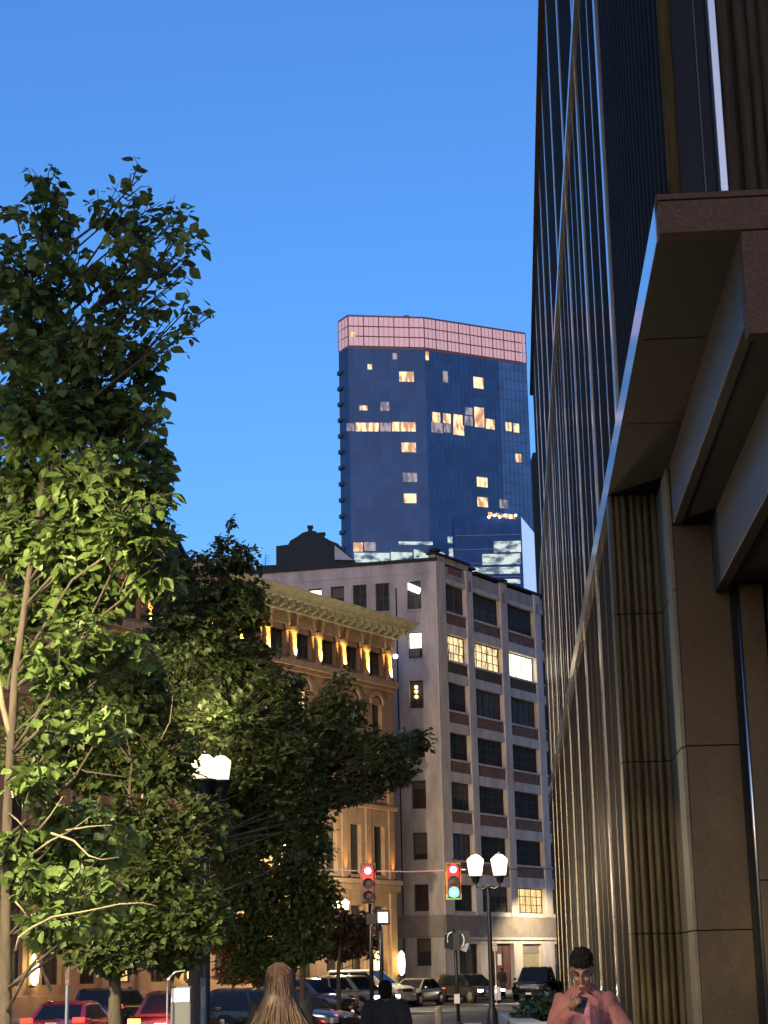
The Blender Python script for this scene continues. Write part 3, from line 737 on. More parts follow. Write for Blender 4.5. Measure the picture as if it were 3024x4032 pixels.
# ================================================================== GLASS TOWER
def tower():
    H = 205.6
    B = Vector((-10.3, 540, 0)); A = B + Vector((-3.2, 5.5, 0)) * 1.0
    d1 = Vector((math.sin(R_(82.2)), math.cos(R_(82.2)), 0)); d2 = Vector((math.sin(R_(63.5)), math.cos(R_(63.5)), 0))
    # C from the ray at x=1668, D from x=2066 on their planes
    n1 = Vector((d1.y, -d1.x, 0)); C = onplane(1668, 1243, B, n1); C.z = 0
    n2 = Vector((d2.y, -d2.x, 0)); D = onplane(2067, 1310, C, n2); D.z = 0
    root = empty('blue_glass_tower', (C.x, C.y, -.35), 'tall blue glass skyscraper with pink lit crown rising behind the grey building', 'building')
    back = [D + Vector((-4, 28, 0)), A + Vector((0, 40, 0))]
    poly = [(v.x, v.y) for v in (A, B, C, D, *back)]
    zc = onplane(1668, 1369, C, n1).z
    def shrink(poly, s):
        cx = sum(p[0] for p in poly) / len(poly); cy = sum(p[1] for p in poly) / len(poly)
        return [(cx + (x - cx) * s, cy + (y - cy) * s) for x, y in poly]
    # facet F1 (B-C) F2 (C-D) F0 (A-B)
    facets = []
    for p, q in ((A, B), (B, C), (C, D)):
        d = (q - p); w = d.length; facets.append((frame(p, math.degrees(math.atan2(d.x, d.y))), w))
    zt0 = zc - .6
    for i, (F, w) in enumerate(facets):
        m = MB(F)
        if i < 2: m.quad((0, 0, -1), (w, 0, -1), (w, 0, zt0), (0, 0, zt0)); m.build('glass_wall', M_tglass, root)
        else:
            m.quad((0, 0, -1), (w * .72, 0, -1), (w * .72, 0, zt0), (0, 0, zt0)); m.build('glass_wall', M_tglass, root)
            m = MB(F); m.quad((w * .72, 0.0, -1), (w, 0, -1), (w, 0, zt0), (w * .72, 0.0, zt0)); m.build('glass_wall', M_tglass_bright, root)
    m = MB(); m.prism(shrink(poly, .985), -1, zt0); m.build('wall', M_tglass, root)
    m = MB(); m.prism(shrink(poly, 1.004), zt0 - .3, zt0 + .5); m.build('crown_ledge', M_crownframe, root)
    m = MB(); m.prism(shrink(poly, .96), zt0, H - 1.2); m.build('plant_room', M_crownframe, root)
    # floor lines and mullions: real relief, too small to pick apart
    g = MB()
    for i, (F, w) in enumerate(facets):
        g.M = F; z = 4.0
        while z < zt0 - 1: g.box(0, w, -.06, .02, z, z + .22); z += 3.55
        n = max(1, int(w / 1.55))
        for k in range(n + 1):
            x = w * k / n; g.box(x - .05, x + .05, -.10, .02, 0, zt0 - .5)
    g.build('mullion_grid', M_tline, root, kind='stuff')
    # crown screen panels, three rows
    cols = [1, 5, 9]
    for i, (F, w) in enumerate(facets):
        n = cols[i]
        for r_ in range(3):
            za = zt0 + .55 + (H - zt0 - .6) * r_ / 3 + .22; zb = zt0 + .55 + (H - zt0 - .6) * (r_ + 1) / 3 - .22
            for k in range(n):
                xa = w * k / n + .14; xb = w * (k + 1) / n - .14
                m = MB(F); m.box(xa, xb, -.12, .05, za, zb); m.build('crown_panel', M_crown, root)
        fr = MB(F)
        for k in range(0, n * 3 + 1): fr.box(w * k / n / 3 - (.16 if k % 3 == 0 else .04), w * k / n / 3 + (.16 if k % 3 == 0 else .06), -.2, .1, zt0 + .5, H)
        fr.box(0, w, -.22, .1, H - .15, H + .35)
        fr.build('crown_frame', M_crownframe, root)
    m = MB(); dq = atY(1600, 1236, 545); m.ell((dq.x, 545, H + .6), (1.6, 1.6, 1.0)); m.build('roof_dome', M_crownframe, root, smooth=True)
    # balconies down the left edge
    bal = MB(facets[0][0]); bal.box(-.35, 2.6, -.7, 0, 0, .28); bal.box(-.35, 2.6, -.7, -.62, .28, 1.3)
    bo = bal.build('balcony', mat('balcony_slab', (.03, .06, .13), .5), root); k = 0
    z = 60.0
    while z < 190:
        if k == 0: bo.location = (0, 0, z)
        else:
            c = bo.copy(); c.name = 'balcony'; COL.objects.link(c); c.parent = root; c.location = (0, 0, z)
        k += 1; z += 5.3
    # lit windows, where the photograph shows them, each set on its own facet
    S = .6028
    lit = [(535, 522, 628, 585, 1), (1020, 562, 1082, 625, 1), (412, 720, 468, 775, 0), (275, 742, 325, 772, 1), (190, 858, 240, 908, 0), (250, 855, 320, 910, 1), (325, 855, 400, 910, 1), (410, 855, 480, 910, 0),
           (488, 850, 540, 910, 1), (545, 852, 640, 910, 1), (750, 790, 800, 850, 1), (822, 798, 868, 855, 1), (888, 805, 945, 870, 1), (962, 815, 1012, 870, 0), (965, 758, 1010, 800, 0), (1025, 758, 1085, 815, 1),
           (1028, 822, 1088, 880, 1), (1100, 835, 1155, 892, 1), (745, 858, 815, 915, 0), (825, 865, 870, 915, 0), (888, 875, 955, 930, 1), (1230, 855, 1265, 905, 1), (1280, 862, 1315, 915, 1), (550, 985, 642, 1045, 1),
           (1295, 1060, 1328, 1110, 1), (558, 1182, 650, 1240, 0), (1042, 1215, 1108, 1270, 1), (565, 1318, 645, 1378, 1), (1045, 1345, 1110, 1400, 1), (1190, 1360, 1240, 1410, 0), (328, 472, 355, 505, 1), (706, 390, 726, 445, 1),
           (235, 1637, 295, 1695, 1), (305, 1635, 380, 1690, 0), (490, 400, 520, 440, 0), (203, 262, 245, 292, 1), (820, 520, 850, 590, 0), (1115, 1440, 1140, 1462, 1), (1165, 1445, 1190, 1465, 1), (1200, 1452, 1225, 1472, 1), (1225, 1455, 1290, 1485, 1)]
    cool = [(530, 1632, 752, 1650), (850, 1600, 880, 1640), (900, 1618, 1035, 1640), (1155, 1625, 1320, 1700), (240, 1705, 470, 1765), (480, 1700, 620, 1760), (630, 1700, 830, 1745), (860, 1690, 1060, 1740), (1080, 1700, 1320, 1790), (1000, 1790, 1320, 1850), (1040, 1850, 1325, 1910)]
    def place(x0, y0, x1, y1, m, nm):
        X0, Y0, X1, Y1 = 1250 + S * x0, 1150 + S * y0, 1250 + S * x1, 1150 + S * y1
        xm = (X0 + X1) / 2
        i = 0 if xm < 1362 else (1 if xm < 1690 else 2)
        F, w = facets[i]; n = (F.to_3x3() @ Vector((0, 1, 0))); p = F.translation
        off = -.16
        a = F.inverted() @ onplane(X0, Y1, p, n); b = F.inverted() @ onplane(X1, Y0, p, n)
        q = MB(F); z0 = min(a.z, b.z); z1 = max(a.z, b.z)
        q.box(a.x, b.x, off, off + .1, a.z, b.z)
        return q.build(nm, m, root)
    for x0, y0, x1, y1, k in lit: place(x0, y0, x1, y1, M_tlit if k else M_tdim, 'lit_window')
    for x0, y0, x1, y1 in cool: place(x0, y0, x1, y1, M_tcool, 'lobby_window')
    return root
tower()
# lower block of the tower, standing forward of it at right
def podium():
    Y = 520
    p = lambda x, y: atY(x, y, Y)
    a = p(1786, 2035); b = p(2052, 2045); c = p(2112, 2070)
    root = empty('glass_podium_block', ((a.x + b.x) / 2, Y, -.35), 'lower dark blue glass block with one pale side wall at the foot of the tower', 'building')
    m = MB(); m.add([(a.x, Y, -1), (b.x, Y, -1), (b.x, Y, b.z), (a.x, Y, a.z + .6), (a.x, Y + 12, -1), (b.x, Y + 12, -1), (b.x, Y + 12, b.z), (a.x, Y + 12, a.z + .6)],
                    [(0, 1, 2, 3), (7, 6, 5, 4), (3, 2, 6, 7), (0, 3, 7, 4)]); m.build('glass_wall', mat('podium_glass', (.026, .082, .25), .5, spec=.05, var=.2, vscale=.3), root)
    m = MB(); m.add([(b.x, Y, -1), (c.x, Y + 9, -1), (c.x, Y + 9, c.z), (b.x, Y, b.z + .8)], [(0, 1, 2, 3)])
    m.add([(b.x, Y + 12, -1), (c.x, Y + 12, -1), (c.x, Y + 12, c.z), (b.x, Y + 12, b.z)], [(3, 2, 1, 0)]); m.build('side_wall', M_twhite, root)
    for i in range(5):
        z0 = p(1900, 2110 + i * 55).z
        m = MB(); m.box(a.x + .3, b.x - .3, Y - .2, Y - .02, z0, z0 + .3); m.build('floor_band', M_tline, root)
    for x0, y0, x1, y1 in ((1945, 2130, 2050, 2176), (1900, 2180, 2048, 2225), (1860, 2232, 2046, 2262), (1960, 2280, 2048, 2300)):
        q0 = p(x0, y1); q1 = p(x1, y0); m = MB(); m.box(q0.x, q1.x, Y - .3, Y - .22, q0.z, q1.z); m.build('lobby_window', M_tcool, root)
    for k in range(6):
        q0 = p(1925 + k * 21, 2037 - k % 2 * 6); m = MB(); m.ell((q0.x, Y - .5, q0.z), .42); m.build('roof_lamp', mat('terrace_lamp', (.9, .7, .4), .4, emit=(1, .68, .38), estr=2.2), root)
podium()
# slim dark high-rise beyond the granite building's edge
q = atY(2094, 1800, 610); m = MB(); m.box(q.x, q.x + 22, 610, 630, -.35, q.z - 2); m2 = MB(); m2.box(q.x + .5, q.x + 8, 611, 624, q.z - 2, q.z + 2)
hb = empty('far_dark_highrise', (q.x + 6, 610, -.35), 'sliver of a dark high-rise between the glass tower and the granite wall', 'building'); m.build('wall', M_roofdark, hb); m2.build('roof_plant', M_roofdark, hb)

# ================================================================== STREET LAMPS
def lamp_post(Y, xpx, ytop, label, n=2, power=260, arm=.42, az=90, s=1.0, colr=(1.0, .82, .50), grp='twin lantern street lamps'):
    t = atY(xpx, ytop, Y); z0 = gz(Y); top = t.z; hx = top - .80 * s
    root = empty('street_lamp', (t.x, Y, z0), label, 'street lamp', grp)
    b = MB(Matrix.Translation((t.x, Y, z0)))
    h = hx - .25 - z0
    b.lathe([(.22, 0), (.24, .12), (.19, .2), (.16, .55), (.10, .7), (.085, 1.2), (.075, h * .6), (.055, h - .12), (.09, h - .1), (.09, h - .04), (.04, h)], (0, 0, 0), 12)
    b.build('pole', M_black, root, smooth=True, sharp=40)
    a = R_(az); d = Vector((math.sin(a), math.cos(a), 0))
    if n == 1: offs = [Vector((0, 0, 0))]
    elif n == 2: offs = [-d * arm, d * arm]
    else: offs = [-d * arm, d * arm, Vector((-d.y, d.x, 0)) * arm, Vector((d.y, -d.x, 0)) * arm]
    for o in offs:
        c = Vector((t.x, Y, 0)) + o
        m = MB(); base = Vector((t.x, Y, z0 + h - .1))
        m.tube([base, base + o * .5 + Vector((0, 0, -.05)), base + o * .95 + Vector((0, 0, .02)), Vector((c.x, c.y, hx - .02))], .03, 6); m.build('arm', M_black, root, smooth=True)
        m = MB(Matrix.Translation((c.x, c.y, hx))); m.lathe([(.05, -.22), (.10, -.2), (.13, -.06), (.20, 0), (.20, .03)], (0, 0, 0), 12); m.build('lantern_base', M_black, root, smooth=True, sharp=40)
        m = MB(Matrix.Translation((c.x, c.y, hx))); m.lathe([(.18 * s, .035), (.21 * s, .06 * s), (.275 * s, .52 * s), (.27 * s, .57 * s), (.12 * s, .70 * s)], (0, 0, 0), 14); m.build('lantern', M_lantern, root, smooth=True)
        m = MB(Matrix.Translation((c.x, c.y, hx))); m.lathe([(.11 * s, .705 * s), (.08 * s, .74 * s), (.02, .80 * s)], (0, 0, 0), 10); m.build('lantern_cap', M_black, root, smooth=True, sharp=40)
    point('lantern_light', (t.x, Y - (.45 if n == 2 and Y > 55 else .5), hx + (.95 if n == 2 and Y > 55 else 1.3)), power, colr, .2, root)
    return root
lamp_post(60, 1917, 3355, 'twin lantern street lamp in front of the grey corner building', 2, 230, .40)
lamp_post(30.2, 812, 2965, 'lit street lamp shining through the large dark tree crown', 4, 80, .25, s=.62)
lamp_post(52, 1150, 3305, 'small lantern lamp post left of the plum tree trunks', 2, 700, .2, s=.75)
lamp_post(98, 1342, 3540, 'distant lantern lamp just above the low plum tree', 2, 1800, .25, s=.75)
# lamp just outside the frame that lights the near tree and the walkers
def off_lamp(x, y, z, power, label, aim, cone=150):
    root = empty('street_lamp', (x, y, gz(y)), label, 'street lamp', 'plaza lantern lamps')
    b = MB(Matrix.Translation((x, y, gz(y)))); b.lathe([(.2, 0), (.2, .15), (.09, .5), (.06, z - .4), (.09, z - .3), (.12, z - .28)], (0, 0, 0), 12); b.build('pole', M_black, root, smooth=True, sharp=40)
    m = MB(Matrix.Translation((x, y, z - .26))); m.lathe([(.12, 0), (.2, .1), (.22, .4), (.1, .56)], (0, 0, 0), 14); m.build('lantern', M_lantern, root, smooth=True)
    m = MB(Matrix.Translation((x, y, z + .31))); m.lathe([(.26, 0), (.2, .08), (.04, .16)], (0, 0, 0), 14); m.build('lantern_hood', M_black, root)
    spot('lantern_light', (x, y, z - .5), (aim[0] - x, aim[1] - y, aim[2] - z), power, (1.0, .80, .46), cone, .35, .12, root)
off_lamp(-3.2, 8.0, 4.9, 2600, 'plaza lantern lamp standing left of the near tree outside the picture', (-2.0, 11, -1.5))
off_lamp(-1.9, 1.2, 4.4, 60, 'plaza lantern lamp behind the photographer', (0, 9, 0))
off_lamp(-10.5, 30.0, 5.2, 2700, 'plaza lantern lamp across the walk from the granite pilasters', (5, 40, 0.0), 36)
off_lamp(-7.2, 18.0, 5.6, 8500, 'plaza lantern lamp left of the street trees outside the picture', (-3.4, 31, .2), 62)
off_lamp(12.6, 125.0, 5.6, 800, 'lantern lamp on the far corner hidden behind the granite building', (9.5, 129, -1))

# ================================================================== TRAFFIC SIGNALS
def signal(Y, x, ytop, ybot, label, teal=False):
    a = atY(x, ytop, Y); b = atY(x, ybot, Y); h = a.z - b.z; w = .37; cx = a.x
    root = empty('traffic_signal', (cx, Y, b.z), label, 'traffic signal')
    m = MB(); m.box(cx - w / 2, cx + w / 2, Y, Y + .22, b.z, a.z); m.build('housing', M_signal, root, bevel=.02)
    m = MB(); e = .05; y0 = Y + .06
    m.box(cx - w / 2 - e, cx - w / 2 - .002, y0, y0 + .02, b.z - e, a.z + e); m.box(cx + w / 2 + .002, cx + w / 2 + e, y0, y0 + .02, b.z - e, a.z + e)
    m.box(cx - w / 2, cx + w / 2, y0, y0 + .02, a.z + .002, a.z + e); m.box(cx - w / 2, cx + w / 2, y0, y0 + .02, b.z - e, b.z - .002)
    m.build('backplate', M_yellow if teal else M_signal, root)
    for i in range(3):
        z = a.z - h * (i + .5) / 3
        mt = (M_red, M_lensoff, M_teal if teal else M_lensoff)[i]
        m = MB(); n = 16; r = .16
        m.add([(cx, Y - .035, z)] + [(cx + r * math.cos(2 * math.pi * k / n), Y - .01, z + r * math.sin(2 * math.pi * k / n)) for k in range(n)], [(0, 1 + (k + 1) % n, 1 + k) for k in range(n)])
        L = m.build('lens', mt, root, smooth=True)
        if i == 0:
            m = MB(); r = .10
            m.add([(cx, Y - .055, z)] + [(cx + r * math.cos(2 * math.pi * k / n), Y - .04, z + r * math.sin(2 * math.pi * k / n)) for k in range(n)], [(0, 1 + (k + 1) % n, 1 + k) for k in range(n)])
            m.build('lens_core', M_redcore, L, smooth=True)
        m = MB(); n = 10; vs = []
        for yy in (Y, Y - .2):
            for k in range(n + 1):
                t = math.pi * k / n * 1.15 - .23; vs.append((cx + .155 * math.cos(t), yy, z + .155 * math.sin(t)))
        m.add(vs, [(k, k + 1, n + 2 + k, n + 1 + k) for k in range(n)]); m.build('visor', M_red if False else M_signal, root, smooth=True)
    zr = a.z - h / 6
    point('red_glow', (cx, Y - .35, zr), 36, (1, .03, .03), .08, root)
    if teal: point('teal_glow', (cx, Y - .35, a.z - h * 5 / 6), 10, (.2, 1, .85), .08, root)
    m = MB(); m.tube([(cx, Y + .1, a.z), (cx, Y + .1, a.z + .02), (cx, Y + .1, zr + .35)], .02, 6); m.build('hanger', M_black, root)
    return Vector((cx, Y + .1, zr))
s1 = signal(56, 1448, 3405, 3552, 'traffic signal showing red in front of the orange building')
s2 = signal(56, 1784, 3402, 3535, 'traffic signal with red and teal lights beside the twin lantern lamp', True)
w = MB(); w.tube([s1 + Vector((-9, 1, .5)), s1, (s1 + s2) / 2 + Vector((0, 0, -.04)), s2, Vector((10.9, 122.5, 7.9))], .022, 5)
tag(w.build('span_wire', mat('grey_cable', (.2, .2, .2), .6)), 'thin grey span wire carrying both traffic signals over the street', 'cable')
# signal post under the left signal
t = atY(1462, 3800, 56.5); ps = empty('signal_post', (t.x, 56.6, -.35), 'dark post standing under the left red signal', 'post')
m = MB(); m.tube([(t.x, 56.6, -.35), (t.x, 56.6, s1.z - .3)], [.08, .05], 10); m.build('pole', M_black, ps, smooth=True)
m = MB(Matrix.Translation((t.x, 56.6, -.35))); m.lathe([(.17, 0), (.17, .25), (.1, .4)], (0, 0, 0), 10); m.build('base', M_black, ps)
# pedestrian signal
t = atY(1507, 3612, 55); r = .155
pd = empty('pedestrian_signal', (t.x, 55, t.z - .3), 'black pedestrian signal box with lit white panel', 'pedestrian signal')
m = MB(); m.box(t.x - .19, t.x + .21, 55, 55.2, t.z - .22, t.z + .22); m.build('housing', M_black, pd, bevel=.02)
m = MB(); m.box(t.x - .14, t.x + .15, 54.985, 54.998, t.z - .15, t.z + .15); m.build('panel', mat('walk_panel', (.8, .8, .9), .5, emit=(.85, .88, 1), estr=1.1), pd)
m = MB()
m.ell((t.x + .01, 54.98, t.z + .09), .022, n=8, m=6); m.tube([(t.x + .01, 54.98, t.z + .06), (t.x + .01, 54.98, t.z - .02)], .02, 6)
m.tube([(t.x + .01, 54.98, t.z - .02), (t.x - .04, 54.98, t.z - .11)], .014, 5); m.tube([(t.x + .01, 54.98, t.z - .02), (t.x + .06, 54.98, t.z - .11)], .014, 5); m.build('walking_figure', mat('walk_grey', (.4, .4, .45), .5), pd)
m = MB(); m.box(t.x - .50, t.x - .195, 55.05, 55.15, t.z - .2, t.z + .12); m.build('side_box', M_black, pd)
m = MB(); m.tube([(t.x - .08, 55.3, -.35), (t.x - .08, 55.3, t.z + .3)], .06, 8); m.build('pole', M_black, pd, smooth=True)
# sign cluster on a post
def sign_cluster():
    Y = 57; c = atY(1797, 3700, Y)
    r = empty('street_sign_post', (c.x, Y, -.35), 'dark post with a cluster of angled traffic signs and a small white tag', 'sign post')
    m = MB(); m.tube([(c.x, Y, -.35), (c.x - .05, Y, c.z + .35)], .055, 8); m.build('pole', M_black, r, smooth=True)
    m = MB(Matrix.Translation((c.x, Y, -.35))); m.lathe([(.2, 0), (.2, .1), (.1, .3), (.06, .35)], (0, 0, 0), 10); m.build('base', M_black, r)
    m = MB(); m.add([(c.x - .38, Y - .2, c.z - .25), (c.x - .06, Y - .05, c.z - .33), (c.x - .06, Y - .05, c.z + .22), (c.x - .38, Y - .2, c.z + .13),
                     (c.x - .38, Y - .17, c.z - .25), (c.x - .06, Y - .02, c.z - .33), (c.x - .06, Y - .02, c.z + .22), (c.x - .38, Y - .17, c.z + .13)], [(0, 1, 2, 3), (7, 6, 5, 4), (0, 3, 7, 4), (1, 5, 6, 2), (3, 2, 6, 7), (0, 4, 5, 1)]); m.build('sign', M_signdark, r)
    m = MB(); m.box(c.x + .0, c.x + .42, Y + .02, Y + .04, c.z - .30, c.z + .26); m.build('sign', M_signdark, r)
    # white arcs of the turn symbol
    m = MB(); m.tube([(c.x - .16 + .13 * math.cos(t_), Y - .14, c.z + .02 + .2 * math.sin(t_)) for t_ in [math.pi * (.45 + .09 * k) for k in range(9)]], .022, 5); m.build('white_arc', M_whitesign, r)
    m = MB(); m.tube([(c.x + .13 + .11 * math.cos(t_), Y - .03, c.z - .02 + .2 * math.sin(t_)) for t_ in [math.pi * (-.42 + .1 * k) for k in range(9)]], .026, 5); m.build('white_arc', M_whitesign, r)
    m = MB(); m.add([(c.x + .05, Y, c.z - .3), (c.x + .3, Y, c.z - .38), (c.x + .4, Y, c.z - .1), (c.x + .22, Y, c.z - .14)], [(0, 1, 2, 3)]); m.build('pale_sign', mat('sign_lilac', (.45, .42, .45), .5), r)
    m = MB(); m.box(c.x - .10, c.x + .10, Y - .1, Y - .03, c.z - .33, c.z + .2); m.build('bracket', M_black, r)
    t = atY(1798, 3930, Y); m = MB(); m.box(t.x - .08, t.x + .09, Y - .12, Y - .08, t.z - .16, t.z + .12); m.build('white_tag', M_whitesign, r)
sign_cluster()
def parking_sign(x, y0, y1, Y, label, wpx=18, kind=M_whitesign):
    a = atY(x, y0, Y); b = atY(x, y1, Y); w = wpx / 7226 * Y
    r = empty('parking_sign', (a.x, Y, gz(Y)), label, 'sign')
    m = MB(); m.tube([(a.x, Y + .04, gz(Y)), (a.x, Y + .04, a.z)], .03, 6); m.build('pole', M_metal, r)
    m = MB(); m.box(a.x - w / 2, a.x + w / 2, Y, Y + .01, b.z, a.z); s = m.build('panel', kind, r)
    m = MB(); m.tube([(a.x + w * .3 * math.cos(q_), Y - .004, (a.z * .6 + b.z * .4) + w * .3 * math.sin(q_)) for q_ in [math.pi * 2 * k / 14 for k in range(15)]], w * .035, 4); m.build('ring', mat('sign_red', (.5, .04, .04), .5), s)
    m = MB(); m.box(a.x - w * .35, a.x + w * .35, Y - .004, Y - .001, b.z + (a.z - b.z) * .14, b.z + (a.z - b.z) * .2); m.build('line', MATS['sign_red'], s)
parking_sign(1948, 3706, 3744, 100, 'narrow white parking sign on thin post beside the oxblood door', 18)
parking_sign(266, 3786, 3880, 26, 'tall thin pole with narrow sign by the red car', 17, M_signdark)
# grey kiosk with paper panel at lower left
c0 = atY(672, 3890, 24); c1 = atY(752, 4032, 24)
k = empty('parking_kiosk', ((c0.x + c1.x) / 2, 24, gz(24)), 'grey metal street kiosk with white notice panel near its top', 'kiosk')
m = MB(); m.box(c0.x, c1.x, 24, 24.3, gz(24), c0.z + .02); m.build('body', M_box, k, bevel=.02)
a = atY(675, 3892, 24); b = atY(746, 3945, 24); m = MB(); m.box(a.x, b.x, 23.985, 23.998, b.z, a.z); pn = m.build('notice_panel', M_whitesign, k)
for i in range(4):
    z = a.z - .035 - i * .033; m = MB(); m.box(a.x + .02, b.x - .02 - (i % 2) * .05, 23.978, 23.984, z - .006, z); m.build('text_line', MATS['walk_grey'], pn)
m = MB(); m.tube([(c0.x - .03, 23.9, gz(24)), (c0.x - .03, 23.9, c0.z + .1), (c0.x + .06, 23.9, c0.z + .2), (c0.x + .2, 23.9, c0.z + .22)], .012, 6); m.build('rail', M_metal, k)
t = atY(800, 3850, 26); m = MB(); m.tube([(t.x, 26, gz(26)), (t.x, 26, t.z)], .035, 10); o = m.build('metal_post', M_metal, smooth=True); o.data.materials[0] = mat('post_paint', (.22, .23, .24), .6); tag(o, 'pale steel post right of the street kiosk', 'post')
# white bollard
t = atY(1726, 3962, 50); m = MB(Matrix.Translation((t.x, 50, gz(50)))); h = t.z - gz(50); m.lathe([(.10, 0), (.10, h - .1), (.085, h - .03), (.03, h)], (0, 0, 0), 12)
tag(m.build('bollard', M_paving, smooth=True), 'pale concrete bollard at the crossing between sign post and dark haired walker', 'bollard')
# white bin behind the lamp post
t = atY(1958, 3905, 101); m = MB(); m.box(t.x - .2, t.x + .2, 101, 101.4, -.2, t.z + .25); tag(m.build('utility_box', M_whitesign, bevel=.03), 'small white utility box on the pavement left of the black pickup', 'utility box')

# ================================================================== CARS
def car(name, label, loc, az, paint, L=4.6, W=1.8, H=1.42, kind='sedan', lights='off', tail='off', group=None, cat='car', plate=True):
    root = empty(name, (loc[0], loc[1], loc[2]), label, cat, group)
    a = R_(az); fx = Vector((math.sin(a), math.cos(a), 0)); lx = Vector((-fx.y, fx.x, 0))
    M = Matrix(((fx.x, lx.x, 0, loc[0]), (fx.y, lx.y, 0, loc[1]), (0, 0, 1, loc[2]), (0, 0, 0, 1)))
    hw = W / 2; f = L / 2
    belt = H * .62; hood = H * .60; low = .2
    if kind == 'sedan': st = [(-f, .42, .62, .55), (-f + .12, .26, .66, hood * 1.06 / 1), (-f + .7, low, belt + .06, 1), (-f + 1.3, low, belt + .03, 1), (.3, low, belt, 1), (f - 1.35, low, belt - .03, 1), (f - .5, low, hood - .10, 1), (f - .1, .25, hood - .24, .93), (f, .35, hood - .38, .8)]; cab = (-f + .45, -f + 1.25, .25, f - 1.15)
    elif kind == 'suv': st = [(-f, .45, .8, .85), (-f + .1, .3, belt, .95), (-f + .7, low + .08, belt + .03, 1), (.3, low + .08, belt, 1), (f - 1.1, low + .08, belt - .04, 1), (f - .35, low + .1, belt - .12, 1), (f - .06, .3, belt - .26, .93), (f, .4, belt - .4, .85)]; cab = (-f + .08, -f + .35, .45, f - 1.05)
    else: st = [(-f, .5, .98, .9), (-f + .1, .4, 1.05, 1), (-.9, low + .15, 1.08, 1), (.4, low + .15, 1.1, 1), (f - 1.2, low + .15, 1.1, 1), (f - .3, low + .15, 1.04, 1), (f - .05, .35, .96, .96), (f, .45, .9, .9)]; cab = (-1.2, -1.05, .75, f - 1.25)
    b = MB(M); vs = []; n = 10
    for x, zl, zb, k in st:
        k = min(k, 1.0); w = hw * k
        ring = [(0, zl), (w * .82, zl), (w * .97, zl + .12), (w, (zl + zb) / 2), (w * .97, zb - .08), (w * .86, zb), (0, zb + .03)]
        ring = ring + [(-y, z) for y, z in reversed(ring[1:-1])]
        vs += [(x, y, z) for y, z in ring]
    n = 12; S = len(st)
    fs = [(i * n + k_, i * n + (k_ + 1) % n, (i + 1) * n + (k_ + 1) % n, (i + 1) * n + k_) for i in range(S - 1) for k_ in range(n)]
    fs += [tuple(reversed(range(n))), tuple((S - 1) * n + k_ for k_ in range(n))]
    b.add(vs, fs); body = b.build('body', paint, root, smooth=True, sharp=38)
    # cabin
    x0, x1, x2, x3 = cab; zb = belt - .03 if kind != 'pickup' else 1.07; zt = H; wb = hw * .88; wt = hw * .70
    def cabv(g):
        return [(x0 - 0, -wb - g, zb), (x3, -wb - g, zb), (x3, wb + g, zb), (x0, wb + g, zb), (x1, -wt - g, zt - .04), (x2, -wt - g, zt - .04), (x2, wt + g, zt - .04), (x1, wt + g, zt - .04)]
    c = MB(M); c.add(cabv(0), [(0, 1, 5, 4), (1, 2, 6, 5), (2, 3, 7, 6), (3, 0, 4, 7), (4, 5, 6, 7)]); c.build('cabin', paint, root)
    rf = MB(M); rf.add([(x1 - .05, -wt - .01, zt - .05), (x2 + .05, -wt - .01, zt - .05), (x2 + .05, wt + .01, zt - .05), (x1 - .05, wt + .01, zt - .05), (x1 + .15, -wt + .12, zt + .02), (x2 - .15, -wt + .12, zt + .02), (x2 - .15, wt - .12, zt + .02), (x1 + .15, wt - .12, zt + .02)],
                       [(0, 1, 5, 4), (1, 2, 6, 5), (2, 3, 7, 6), (3, 0, 4, 7), (4, 5, 6, 7)]); rf.build('roof', paint, root, smooth=True, sharp=60)
    V = [Vector(q_) for q_ in cabv(0)]
    def panel(i, j, k_, l, nm, u0, u1, v0, v1, mt=M_cglass):
        # bilinear patch of face i-j (bottom) l-k (top), lifted 1 cm
        P = lambda u, v: (V[i] * (1 - u) + V[j] * u) * (1 - v) + (V[l] * (1 - u) + V[k_] * u) * v
        nn = (V[j] - V[i]).cross(V[l] - V[i]).normalized() * .01
        g = MB(M); g.add([P(u0, v0) + nn, P(u1, v0) + nn, P(u1, v1) + nn, P(u0, v1) + nn], [(0, 1, 2, 3)]); g.build(nm, mt, root)
    panel(1, 2, 6, 5, 'windscreen', .06, .94, .08, .93); panel(3, 0, 4, 7, 'rear_window', .08, .92, .12, .9)
    for (i, j, k_, l) in ((0, 1, 5, 4), (2, 3, 7, 6)):
        ra = (.06, .49, .53, .92) if (i == 0) else (.08, .47, .51, .94)
        panel(i, j, k_, l, 'side_window', ra[0], ra[1], .1, .9); panel(i, j, k_, l, 'side_window', ra[2], ra[3], .1, .9)
    # wheels
    wr = .33 if kind == 'sedan' else .38; wx = f - .88
